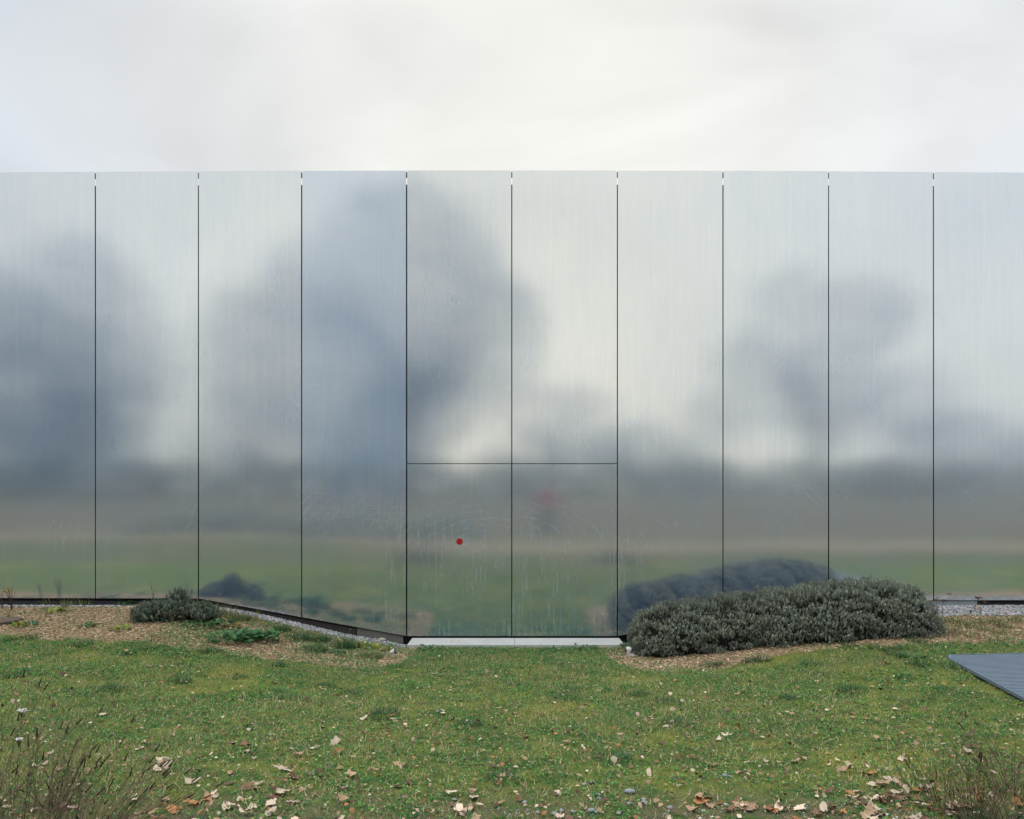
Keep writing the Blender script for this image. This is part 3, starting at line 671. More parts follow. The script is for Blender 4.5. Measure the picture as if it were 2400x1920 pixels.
# ------------------------------------------------------------------ stalks: tubes
def tube(Vs, Fs, Cs, pts, r0, r1, col, k=4):
    pts = np.array(pts, float); n = len(pts); o = sum(len(v) for v in Vs)
    tg = np.gradient(pts, axis=0); tg /= np.linalg.norm(tg, axis=1)[:, None] + 1e-9
    ref = np.array([.31, .9, .2]); a = np.cross(tg, ref); a /= np.linalg.norm(a, axis=1)[:, None] + 1e-9; b_ = np.cross(tg, a)
    rr = np.linspace(r0, r1, n); ang = np.arange(k) * 2 * np.pi / k
    V = pts[:, None] + rr[:, None, None] * (np.cos(ang)[None, :, None] * a[:, None] + np.sin(ang)[None, :, None] * b_[:, None])
    Vs.append(V.reshape(-1, 3)); Cs.append(np.tile(np.array(col)[None], (n * k, 1)))
    i, j = np.meshgrid(np.arange(n - 1), np.arange(k), indexing='ij'); i, j = i.ravel(), j.ravel(); j2 = (j + 1) % k
    Fs.append(np.stack([o + i * k + j, o + i * k + j2, o + (i + 1) * k + j2, o + (i + 1) * k + j], -1))
def fin(name, Vs, Fs, Cs, mat, parent, loc=None, smooth=True):
    return link(name, np_mesh(name, np.concatenate(Vs), np.concatenate(Fs), 4, np.concatenate(Cs), smooth), mat, parent, loc)
def blobs(Vs, Fs, Cs, c, r, col, flat=1.0, n=1):
    """a small lat-long ball of quads"""
    o = sum(len(v) for v in Vs); V = []; 
    for i in range(5):
        th = math.pi * (i + .0) / 4 if 0 < i < 4 else (0.06 if i == 0 else math.pi - .06)
        for j in range(6):
            ph = j * math.pi / 3; V.append((c[0] + r * math.sin(th) * math.cos(ph), c[1] + r * math.sin(th) * math.sin(ph), c[2] + flat * r * math.cos(th)))
    Vs.append(np.array(V)); Cs.append(np.tile(np.array(col)[None], (30, 1)) * rng.uniform(.7, 1.2, (30, 1)))
    Fs.append(np.array([(o + i * 6 + j, o + (i + 1) * 6 + j, o + (i + 1) * 6 + (j + 1) % 6, o + i * 6 + (j + 1) % 6) for i in range(4) for j in range(6)]))
rr_ = random.Random(3)
def stalk_plant(px, py, heads, lab, cat, hcol, scol, name='dried_flower', hr=.012, flat=.8, cluster=0):
    """heads: list of (px, py) of head centres; the stem foot at pixel (px,py)"""
    gx_, gy_ = ray(px, py); z_ = tz(gx_, gy_); root = empty(name, (gx_, -gy_, z_), lab, cat); d_ = CAM_D - gy_
    Vs, Fs, Cs = [], [], []; Hv, Hf, Hc = [], [], []
    for (hx, hy) in heads:
        T = np.array([(hx - CX) / F * d_ - gx_, rr_.uniform(-.04, .04), EYE + (HY - hy) / F * d_ - z_])
        mid = T * np.array([.35, .3, .55]) + np.array([rr_.uniform(-.01, .01), 0, 0])
        tube(Vs, Fs, Cs, [(0, 0, -.02), mid, T * np.array([.8, .8, .85]), T], .0028, .0014, scol)
        if cluster:
            for c_ in range(cluster):
                a = rr_.uniform(0, 6.28); q = rr_.uniform(.2, 1) * hr * 3.2; e = T + np.array([math.cos(a) * q, math.sin(a) * q, rr_.uniform(-.004, .008)])
                tube(Vs, Fs, Cs, [T - np.array([0, 0, hr * 2.4]), e], .001, .0008, scol); blobs(Hv, Hf, Hc, e, hr * rr_.uniform(.5, .9), hcol, flat)
        else: blobs(Hv, Hf, Hc, T, hr * rr_.uniform(.85, 1.15), hcol, flat)
        fin('flower_head', Hv, Hf, Hc, M_chip, root); Hv, Hf, Hc = [], [], []
    fin('stem', Vs, Fs, Cs, M_twig, root)
    return root
stalk_plant(27, 1431, [(9,1377),(17,1375),(24,1377),(32,1377),(15,1381),(23,1381),(27,1381),(19,1385),(25,1385),(15,1387),(34,1388)], 'dried plant with a cluster of round tan seed heads at the left edge', 'dried flower', (.38,.24,.09), (.07,.05,.04), hr=.0125)
stalk_plant(6, 1428, [(6,1386),(1,1388),(-4,1390),(1,1393),(-8,1384)], 'dried tan seed heads cut by the left edge of the picture', 'dried flower', (.36,.23,.09), (.07,.05,.04), hr=.0125)
stalk_plant(2298, 1457, [(2294,1401)], 'tall dried umbel on a straight stalk in front of the gravel, before the last panel', 'dried flower', (.12,.06,.04), (.20,.14,.08), hr=.013, cluster=16, flat=.6)
stalk_plant(2304, 1428, [(2308,1411)], 'low brown dried umbel just right of the tall stalk', 'dried flower', (.11,.05,.035), (.12,.10,.07), hr=.013, cluster=16, flat=.6)
stalk_plant(2208, 1448, [(2210,1407)], 'brown dried umbel at the right end of the clipped hedge', 'dried flower', (.12,.06,.04), (.16,.12,.08), hr=.013, cluster=18, flat=.6)
stalk_plant(2195, 1448, [(2194,1405)], 'small brown dried umbel peeping over the end of the clipped hedge', 'dried flower', (.12,.06,.04), (.12,.10,.07), hr=.010, cluster=10, flat=.6)
stalk_plant(2286, 1437, [(2288,1421),(2284,1425)], 'short reddish dried stalk beside the foot of the tall umbel', 'dried flower', (.13,.05,.03), (.10,.06,.04), hr=.011)
stalk_plant(722, 1490, [(716,1478)], 'tiny pale bud on a thin stalk before the brown wall base', 'flower bud', (.5,.45,.33), (.12,.12,.05), hr=.008)
stalk_plant(820, 1494, [(822,1474)], 'pale yellow bud on a stalk beside the concrete wedge', 'flower bud', (.45,.38,.25), (.12,.14,.05), hr=.009)
stalk_plant(934, 1528, [(932,1512)], 'single yellow flower between gravel and the doorstep corner', 'flower', (.40,.33,.04), (.10,.14,.04), hr=.010, flat=.4)
# tall leafy stalk rising from the small shrub
gx_, gy_ = ray(365, 1432); z_ = tz(gx_, gy_); st = empty('leafy_stalk', (gx_, -gy_, z_), 'tall thin leafy weed stalk rising behind the left end of the small shrub', 'weed')
Vs, Fs, Cs = [], [], []; d_ = CAM_D - gy_
W = lambda px, py: ((px - CX) / F * d_ - gx_, 0, EYE + (HY - py) / F * d_ - z_)
tube(Vs, Fs, Cs, [W(365,1434), W(361,1405), W(357,1385), W(352,1362)], .004, .0012, (.07, .09, .04))
tube(Vs, Fs, Cs, [W(360,1398), W(362,1380), W(361,1370)], .002, .001, (.07, .09, .04)); fin('stem', Vs, Fs, Cs, M_twig, st)
nl = 34; tt = rng.random(nl); pp = np.array([W(362 - 9 * a, 1430 - 66 * a) for a in tt])
S = (.012 + .05 * (1 - tt) ** 1.5); M = rotz(rng.uniform(0, 6.3, nl)) @ rotx(rng.uniform(.1, .8, nl)) * S[:, None, None]
V, Fc, Cc = instance(LR, LRF, pp, M, WP[rng.choice(4, nl)]); link('leaves', np_mesh('leaves', V, Fc, 3, Cc), M_leafm, st)

# foreground dry stems
def dry_clump(name, x, Y, n, hmax, spread, lab, cat, seedheads=0, lean=(0, 0), pal=None, green=.15, r=.0016, top_ratio=.5):
    z_ = tz(x, Y); root = empty(name, (x, -Y, z_), lab, cat); Vs, Fs, Cs = [], [], []; Hv, Hf, Hc = [], [], []
    for i in range(n):
        a = rr_.uniform(0, 6.28); rad = spread * math.sqrt(rr_.random()) * .35; b0 = np.array([math.cos(a) * rad, math.sin(a) * rad, -.02])
        hh = hmax * rr_.uniform(.3, 1) ; ou = spread * rr_.uniform(.2, 1.1)
        T = b0 + np.array([math.cos(a) * ou + lean[0] * hh, math.sin(a) * ou + lean[1] * hh, hh])
        mid = b0 * .5 + T * .5 + np.array([rr_.gauss(0, .02), rr_.gauss(0, .02), hh * .10])
        c_ = rr_.choice(pal or [(.14, .095, .07), (.20, .145, .10), (.08, .055, .045), (.30, .24, .16)])
        if rr_.random() < green: c_ = (.05, .08, .03)
        tube(Vs, Fs, Cs, [b0, b0 * .7 + mid * .3 + np.array([0, 0, .01]), mid, T * .6 + mid * .4 + np.array([rr_.gauss(0, .01), 0, .01]), T], r * rr_.uniform(.7, 1.3), r * .4, c_, 3)
        nb = rr_.randint(1, 4)
        for _ in range(nb):       # side twigs
            f_ = rr_.uniform(.35, .95); q = mid * (1 - f_) + T * f_; l_ = hh * rr_.uniform(.08, .3)
            v_ = np.array([rr_.gauss(0, 1), rr_.gauss(0, 1), abs(rr_.gauss(.8, .4))]); v_ /= np.linalg.norm(v_)
            tube(Vs, Fs, Cs, [q, q + v_ * l_ * .5 + np.array([0, 0, .005]), q + v_ * l_], r * .5, r * .3, c_, 3)
        if rr_.random() < seedheads:
            v_ = T - mid; v_ /= np.linalg.norm(v_); tube(Vs, Fs, Cs, [T - v_ * .005, T + v_ * .012, T + v_ * .03, T + v_ * .04], .0042, .002, (.04, .028, .022), 5)
    fin('stems', Vs, Fs, Cs, M_twig, root)
    return root
def fg(px, d):        # ground position at image column px and distance d
    return (px - CX) / F * d, CAM_D - d
for (px, d, n, hm, sp_, ln, lab, sh) in [
    (40, 3.55, 120, .62, .34, (.1, .0), 'tangled dry brown stems filling the bottom left corner', .25),
    (190, 3.75, 80, .50, .30, (.45, .1), 'dry stems with dark seed tips leaning right, second clump from the left corner', .4),
    (-60, 3.95, 80, .72, .30, (.2, .0), 'tall thin dry stems rising at the left edge of the lawn', .2),
    (110, 4.15, 45, .55, .22, (.12, .0), 'upright wiry brown stems behind the tangled corner clump', .15),
    (260, 3.7, 70, .34, .26, (.8, .1), 'dry brown grass fanning low to the right of the corner clumps', .3)]:
    x_, Y_ = fg(px, d); dry_clump('dry_stem_clump', x_, Y_, n, hm, sp_, lab, 'dry plant', sh, ln, r=.0015)
for (px, d, n, hm, sp_, ln, lab, gr_) in [
    (2200, 4.15, 46, .42, .20, (-.35, .0), 'sparse wiry bush with fine forked twigs at the lower right, leaning left', .3),
    (2290, 3.95, 80, .46, .22, (.05, .0), 'upright dry twigs right of the sparse wiry bush', .15),
    (2380, 4.35, 90, .40, .28, (.0, .0), 'dull brown bushy dry plant at the right edge below the grate', .3),
    (2390, 3.7, 110, .40, .30, (-.1, .0), 'dense dead grass and stems in the bottom right corner', .25),
    (2250, 3.6, 60, .16, .26, (.2, .0), 'low matted dry grass around the big leaf at the bottom right', .2)]:
    x_, Y_ = fg(px, d); dry_clump('dry_bush', x_, Y_, n, hm, sp_, lab, 'dry plant', .05, ln, green=gr_, r=.0016)
# green blades mixed into the corners
for (px, d, lab) in [(20, 3.6, 'dark green grass at the foot of the bottom left stems'), (2395, 3.75, 'green blades at the foot of the bottom right dead grass')]:
    x_, Y_ = fg(px, d); q = local_tuft(260, .2, .25, 1.0, DKG, .006); q.materials.append(M_grass)
    o = link('grass_clump', q, None, None, (x_, -Y_, tz(x_, Y_))); tag(o, lab, 'grass clump')
# white yarrow heads
def yarrow(hx, hy, d, lab, s=1.0):
    X_, Zt = (hx - CX) / F * d, EYE + (HY - hy) / F * d; Y_ = CAM_D - d; z_ = tz(X_, Y_)
    root = empty('white_flower', (X_, -Y_, z_), lab, 'flower'); Vs, Fs, Cs = [], [], []; Hv, Hf, Hc = [], [], []
    T = np.array([0, 0, Zt - z_]); base = T - np.array([0, 0, .05])
    tube(Vs, Fs, Cs, [(-.03, 0, -.02), T * .5 + np.array([-.012, 0, 0]), base], .002, .0014, (.10, .12, .07))
    for i in range(30):
        a = rr_.uniform(0, 6.28); q = math.sqrt(rr_.random()) * .026 * s; e = T + np.array([math.cos(a) * q, math.sin(a) * q, rr_.uniform(-.004, .004) - q * .2])
        tube(Vs, Fs, Cs, [base, e], .0007, .0006, (.10, .12, .07), 3); blobs(Hv, Hf, Hc, e, .0052, (.75, .73, .70), .5)
    fin('stem', Vs, Fs, Cs, M_twig, root); fin('flower_head', Hv, Hf, Hc, M_chip, root)
yarrow(52, 1663, 4.3, 'white flat-topped flower head, the upper and larger of two at the left', 1.15)
yarrow(44, 1731, 4.2, 'small white flower head below the larger white one at the left', .7)

# ------------------------------------------------------------------ fallen leaves
def leaf_mesh(kind, seed):
    r = random.Random(seed); n = 22; pts = []
    for i in range(n):
        a = 2 * math.pi * i / n
        if kind == 'lobed': rad = .48 + .20 * max(0, math.cos(2.5 * a)) ** 2 + .07 * math.cos(7 * a + seed) + r.uniform(-.07, .07)
        else: rad = .30 + .26 * abs(math.cos(a)) + r.uniform(-.03, .03)
        pts.append((rad * math.cos(a), rad * math.sin(a)))
    cu, cv = r.uniform(-.5, 2.0), r.uniform(-1.0, 2.0); tw = r.uniform(-.8, .8); Vv = []
    def bend(x, y):
        th = r.uniform(-.075, .075); z = cu * x * x * .5 + cv * y * y * .4 + tw * x * y + th
        return (x * (1 - .18 * abs(cu) * x * x), y * (1 - .12 * abs(cv)), z)
    Vv.append(bend(0, 0)); 
    for (x_, y_) in pts: Vv.append(bend(x_ * .55, y_ * .55))
    for (x_, y_) in pts: Vv.append(bend(x_, y_))
    Fv = [(0, 1 + i, 1 + (i + 1) % n) for i in range(n)]
    for i in range(n):
        a, b_ = 1 + i, 1 + (i + 1) % n; Fv += [(a, a + n, b_ + n), (a, b_ + n, b_)]
    o = len(Vv); Vv += [(-.5, -.012, .0), (-.5, .012, .0), (-.85, .03, .05)]; Fv.append((o, o + 1, o + 2))   # stalk
    mz = min(v[2] for v in Vv); Vv = [(v[0], v[1], v[2] - mz) for v in Vv]
    me = bpy.data.meshes.new('leaf'); me.from_pydata(Vv, [], Fv); me.update()
    for pl in me.polygons: pl.use_smooth = True
    return me
def leaf_mat(name, c):
    m, t, p = newmat(name); tcn = N(t, 'ShaderNodeTexCoord'); O = tcn.outputs['Object']
    oi = N(t, 'ShaderNodeObjectInfo')
    nz = noise_n(t, O, 5, 4, .65); wv = N(t, 'ShaderNodeTexWave', wave_type='RINGS'); wv.inputs['Scale'].default_value = 3.5; wv.inputs['Distortion'].default_value = 3; L(t, O, wv.inputs[0])
    cc = mix_n(t, nz, tuple(v * .55 for v in c), tuple(min(.9, v * 1.3) for v in c)); cc = mix_n(t, math_n(t, 'MULTIPLY', wv.outputs['Fac'], .25), cc, tuple(v * .5 for v in c))
    hs = N(t, 'ShaderNodeHueSaturation'); L(t, cc, hs.inputs['Color']); L(t, math_n(t, 'ADD', .7, math_n(t, 'MULTIPLY', oi.outputs['Random'], .55)), hs.inputs['Value'])
    L(t, hs.outputs[0], p.inputs['Base Color']); p.inputs['Roughness'].default_value = .75; p.inputs['Specular IOR Level'].default_value = .2
    return m
LM = {'pale': leaf_mat('leaf_pale', (.68, .56, .44)), 'tan': leaf_mat('leaf_tan', (.45, .31, .20)), 'brown': leaf_mat('leaf_brown', (.20, .115, .075)), 'orange': leaf_mat('leaf_orange', (.42, .20, .09))}
LMESH = {}
for cn in LM:
    LMESH[cn] = []
    for s in range(7):
        me = leaf_mesh('lobed' if s < 5 else 'oval', 50 + s + 10 * len(LMESH)); me.materials.append(LM[cn]); LMESH[cn].append(me)
LLAB = {'pale': 'pale bleached dead leaf lying curled on the lawn', 'tan': 'tan dead leaf lying on the lawn', 'brown': 'dark brown shrivelled leaf lying on the lawn', 'orange': 'orange brown dead leaf lying on the lawn'}
lr = random.Random(21)
def put_leaf(px, py, size, cn, lab=None, mesh_i=None, lift=.012, grp=True, xy=None):
    x_, Y_ = xy or ray(px, py)
    o = bpy.data.objects.new('fallen_leaf', LMESH[cn][lr.randrange(7) if mesh_i is None else mesh_i]); COL.objects.link(o)
    z_ = tz(x_, Y_) + lift * .6
    if in_grate(np.array([x_]), np.array([Y_]))[0]: z_ = GZ(x_, Y_) + .004
    o.location = (x_, -Y_, z_); size *= .74 if py < 1800 else .80; o.scale = (size * lr.uniform(.8, 1.3), size * lr.uniform(.4, 1.0), size * lr.uniform(.5, 1.1)); o.rotation_euler = (lr.gauss(0, .22), lr.gauss(0, .22), lr.uniform(0, 6.28))
    tag(o, lab or LLAB[cn], 'leaf', (cn + ' leaves fallen on the lawn') if grp else None)
    return o
_gA = np.array([(1, a, b) for a, b in GR]); _gs = np.linalg.lstsq(_gA, terrain(GR[:, 0], GR[:, 1]) + .02, rcond=None)[0]
def GZ(x, Y): return float(_gs[0] + _gs[1] * x + _gs[2] * Y)
spec = [(2075,1557,.11,'orange','orange brown leaf alone on the grass just left of the grate corner'), (2185,1527,.08,'pale','pale leaf near the top left of the grate'),
        (2322,1537,.085,'orange','orange leaf lying on top of the metal grate'), (2258,1896,.20,'tan','large tan maple-like leaf at the bottom right of the picture'),
        (1645,1885,.13,'orange','broad reddish tan leaf near the bottom, right of centre'), (1306,1864,.10,'pale','pale oval leaf among grey stones at bottom centre'),
        (1238,1582,.055,'tan','small pinkish tan leaf in front of the doors'), (1205,1676,.085,'tan','tan leaf alone in the middle of the lawn'),
        (1688,1703,.085,'orange','curled orange leaf above a pair of pale leaves, right of centre'), (1705,1728,.11,'pale','pale rolled leaf, upper of a close pair right of centre'),
        (1685,1737,.09,'pale','pale leaf, lower of a close pair right of centre'), (785,1745,.12,'pale','twisted pale leaf in a small cluster left of centre'),
        (795,1765,.09,'orange','orange leaf just under the twisted pale leaf left of centre'), (938,1797,.11,'tan','tan rolled leaf lying alone on the bare green left of centre'),
        (870,1775,.07,'brown','dark brown crumpled leaf left of the lone rolled leaf'), (1450,1798,.05,'pale','small pale folded leaf alone right of centre'),
        (330,1758,.08,'pale','pale leaf, left of three in a row on the left lawn'), (1022,1571,.05,'tan','light tan leaf left of centre before the doorstep')]
for (px, py, s, cn, lab) in spec: put_leaf(px, py, s, cn, lab, mesh_i=0 if s > .15 else None, grp=False)
tot_l = 0
def rnd_col(): return lr.choices(['pale', 'tan', 'brown', 'orange'], [5, 3, 1.6, .9])[0]
cl = [(2120,1862,100,36,32), (2020,1885,60,22,16), (2200,1895,90,18,18), (640,1885,60,22,10), (735,1842,80,30,9), (520,1845,70,30,7), (760,1770,130,45,9), (1880,1805,60,18,8), (1850,1905,60,14,12),
      (1130,1898,60,14,9), (1700,1900,60,14,8), (340,1800,60,22,6), (440,1905,60,16,8), (300,1890,80,20,8)]
for (cx_, cy_, sx_, sy_, n_) in cl:
    for _ in range(n_):
        px, py = lr.gauss(cx_, sx_), min(1935, lr.gauss(cy_, sy_)); put_leaf(px, py, lr.uniform(.045, .115), rnd_col(), lift=lr.uniform(.008, .03)); tot_l += 1
while tot_l < 278:
    v_ = lr.random() ** .8; py = 1560 + 370 * v_; px = lr.uniform(-20, 2420)
    if 1450 < px < 2250 and py < 1600: continue
    if px > 2180 and 1520 < py < 1680: continue
    put_leaf(px, py, lr.uniform(.028, .085), rnd_col(), lift=lr.uniform(.006, .022)); tot_l += 1
# debris: tiny fragments beyond what can be counted
n = 24000; x, Y = sample_view(n); k = rng.random(n) < (.25 + .75 * sm(Y, 2, 7)) * (~in_grate(x, Y, .02)) * ((np.abs(x) > 1.53) | (Y > .30)) * (Y > .2); x, Y = x[k], Y[k]; n = len(x)
V, Fc, Cc = instance(LT, LF, np.stack([x, -Y, terrain(x, Y) + rng.uniform(.010, .026, n)], -1), mats(n, rng.normal(0, .6, n), rng.gamma(3, .0055, n)), pick(n, [1.6, 3, 4.4, 1.0], .25, np.array([(.52, .42, .32), (.32, .22, .14), (.13, .08, .06), (.34, .17, .08)])))
o = link('leaf_litter', np_mesh('leaf_litter', V, Fc, 3, Cc), M_chip); tag(o, 'tiny torn leaf fragments scattered over the lawn', 'leaf litter', kind='stuff')
# leaves caught in the hedge and on the sill
for (x_, z_, Y_, cn, lab) in [(2.62, .66, 1.5, 'tan', 'dry leaf caught in the hollow of the clipped hedge'), (2.48, .56, 1.58, 'tan', 'smaller dry leaf stuck in the front of the clipped hedge'),
                              (3.08, .84, 1.15, 'orange', 'orange leaf lying on top of the lower swell of the hedge'), (4.9, .98, 1.4, 'pale', 'pale leaf caught near the right top of the hedge')]:
    o = put_leaf(0, 0, .06, cn, lab, xy=(x_, Y_), grp=False); o.location.z = z_
for (px, w_, lab) in [(1058, .035, 'small dry scrap on the left piece of the doorstep'), (1075, .03, 'thin brown scrap on the doorstep below the left door'), (1305, .04, 'brown scrap on the right piece of the doorstep'), (1385, .05, 'pale leaf flat on the right piece of the doorstep')]:
    o = put_leaf(0, 0, w_, 'pale' if 'pale' in lab else 'tan', lab, xy=((px - CX) / F * 10.85, .15), grp=False); o.location.z = .046; o.rotation_euler[0] = .24; o.rotation_euler[1] = 0; o.rotation_euler[2] = .3 * (px % 5); o.scale.z *= .4
# pebbles
def pebble_mesh(seed):
    r = random.Random(seed); bm = bmesh.new(); bmesh.ops.create_icosphere(bm, subdivisions=2, radius=.5)
    sx_, sy_, sz_ = r.uniform(.8, 1.1), r.uniform(.55, .8), r.uniform(.35, .55)
    for v in bm.verts:
        k_ = 1 + .22 * (float(vnoise(v.co.x * 3 + seed, v.co.y * 3 + v.co.z * 2, 1)) - .5); v.co = Vector((v.co.x * sx_ * k_, v.co.y * sy_ * k_, v.co.z * sz_ * k_ + .15))
    me = bpy.data.meshes.new('pebble'); bm.to_mesh(me); bm.free()
    for pl in me.polygons: pl.use_smooth = True
    return me
M_peb = simple('slate_pebble', (.25, .26, .28), .7, 0, .35, 30); M_peb2 = simple('pale_pebble', (.42, .40, .35), .8, 0, .3, 30)
pm = []
for s in range(5): q = pebble_mesh(s); q.materials.append(M_peb); pm.append(q)
peb = [(1476,1861,.055),(1510,1889,.045),(1508,1878,.03),(1386,1907,.05),(1402,1868,.035),(1404,1878,.03),(1388,1837,.035),(1370,1842,.03),(1300,1912,.04),(1316,1906,.035),(1230,1886,.03),(1570,1900,.035),(1065,1880,.025),(1622,1901,.04),(1400,1910,.04),(1340,1908,.03),(1260,1910,.03),(1450,1912,.03),(1700,1822,.045),(1712,1826,.03),(1025,1671,.03),(1474,1888,.03)]
for i, (px, py, s) in enumerate(peb):
    x_, Y_ = ray(px, py); o = bpy.data.objects.new('pebble', pm[i % 5]); COL.objects.link(o); o.location = (x_, -Y_, tz(x_, Y_) + .004); o.scale = (s * 1.15,) * 3; o.rotation_euler[2] = i * 2.3
    tag(o, 'smooth blue grey pebble lying in the thin turf near the bottom of the picture', 'pebble', 'grey pebbles in the turf')
q = pebble_mesh(9); q.materials.append(M_peb2); x_, Y_ = ray(895, 1503); o = link('rock', q, None, None, (x_, -Y_, tz(x_, Y_))); o.scale = (.13, .1, .14); tag(o, 'largest pale stone in the gravel, against the concrete wedge', 'stone')

# ------------------------------------------------------------------ spotlights
M_white = simple('white_enamel', (.62, .62, .60), .4, 0, .06); M_lens = simple('dark_lens', (.03, .035, .045), .2, 0, .2, spec=.6)
def cyl(bm, p0, p1, r0, r1, seg=20):
    p0, p1 = Vector(p0), Vector(p1); r = bmesh.ops.create_cone(bm, cap_ends=True, segments=seg, radius1=r0, radius2=r1, depth=(p1 - p0).length)
    q = (p1 - p0).to_track_quat('Z', 'Y').to_matrix().to_4x4(); bmesh.ops.transform(bm, matrix=Matrix.Translation((p0 + p1) / 2) @ q, verts=r['verts'])
def part(name, build, mat, parent, smooth=True):
    bm = bmesh.new(); build(bm); me = bpy.data.meshes.new(name); bm.to_mesh(me); bm.free(); return link(name, me, mat, parent)
def spot(px, py, sgn, lab, lbracket):
    x_, Y_ = ray(px, py); root = empty('garden_spotlight', (x_, -Y_, tz(x_, Y_)), lab, 'spotlight'); s = sgn
    if not lbracket:
        part('housing', lambda b: cyl(b, (-.032 * s, 0, .062), (.022 * s, 0, .076), .020, .037), M_white, root)
        part('lens', lambda b: (cyl(b, (.022 * s, 0, .076), (.040 * s, 0, .081), .037, .036),), M_lens, root)
        part('stake', lambda b: cyl(b, (.004 * s, 0, -.06), (.004 * s, 0, .06), .006, .018, 12), M_white, root)
    else:
        part('housing', lambda b: (cyl(b, (-.034, 0, .085), (.016, 0, .085), .036, .034), cyl(b, (.016, 0, .085), (.03, 0, .08), .034, .018)), M_white, root)
        part('lens', lambda b: cyl(b, (-.052, 0, .085), (-.034, 0, .085), .034, .036), M_lens, root)
        boxes('bracket', [(-.032, .006, -.03, .03, .012, .085), (-.032, .068, -.032, .032, .0, .032)], M_white, root, .008)
spot(921, 1541, 1, 'small white cone spotlight in the mulch left of the doorstep', False)
spot(1474, 1539, -1, 'small white spotlight on an L-shaped foot beside the clipped hedge', True)

# ------------------------------------------------------------------ floor grate, round cover
grate = empty('floor_grate', (4.6, -2.72, .40), 'blue grey slatted metal grate set in the lawn at the right edge', 'grate')
M_gr = simple('grate_steel', (.15, .20, .26), .55, .2, .18, 10, .4)
def gpt(u, v, dz=0):     # u along the far edge, v towards the camera
    a = GR[0] * (1 - u) + GR[1] * u; b_ = GR[3] * (1 - u) + GR[2] * u; p_ = a * (1 - v) + b_ * v
    return Vector((p_[0] - 4.6, -p_[1] + 2.72, GZ(p_[0], p_[1]) - .40 + dz))
def bar(bm, a, b_, w, h):
    d_ = (b_ - a).normalized(); s_ = d_.cross(Vector((0, 0, 1))).normalized() * w / 2; dn_ = Vector((0, 0, -h)); vs = []
    for q in (a, b_): vs += [bm.verts.new(q - s_), bm.verts.new(q + s_), bm.verts.new(q + s_ + dn_), bm.verts.new(q - s_ + dn_)]
    for f_ in ((0, 1, 2, 3), (7, 6, 5, 4), (0, 4, 5, 1), (1, 5, 6, 2), (2, 6, 7, 3), (3, 7, 4, 0)): bm.faces.new([vs[i] for i in f_])
def g_bars(bm):
    nb = 64
    for i in range(1, nb): bar(bm, gpt(.006, i / nb), gpt(.994, i / nb), .030, .03)
part('slats', g_bars, M_gr, grate)
part('cross_rods', lambda bm: [bar(bm, gpt(i / 26, .005, -.008), gpt(i / 26, .995, -.008), .008, .018) for i in range(1, 26)] and None, M_gr, grate)
part('frame', lambda bm: [bar(bm, gpt(*a, .002), gpt(*b_, .002), .016, .03) for a, b_ in (((.03, 0), (1, 0)), ((1, 0), (1, 1)), ((1, 1), (0, 1)), ((0, 1), (0, .05)), ((0, .05), (.03, 0)))] and None, M_gr, grate)
part('pit_floor', lambda bm: bm.faces.new([bm.verts.new(gpt(u, v, -.055)) for u, v in ((0, 0), (1, 0), (1, 1), (0, 1))]) and None, M_black, grate)
x_, Y_ = (22 - CX) / F * 9.55, 1.45; x_ = -6.42
cov = empty('inspection_cover', (x_ - .13, -1.12, tz(x_, 1.12) + .0), 'round flat brown cover in the mulch cut by the left edge', 'cover')
disc('lid', (0, 0, .018), .28, .02, simple('rusty_lid', (.12, .085, .065), .85, 0, .25, 12, bump=.3), cov, 'Z', 48); disc('rim', (0, 0, .006), .31, .02, simple('lid_rim', (.03, .025, .022), .9), cov, 'Z', 48)

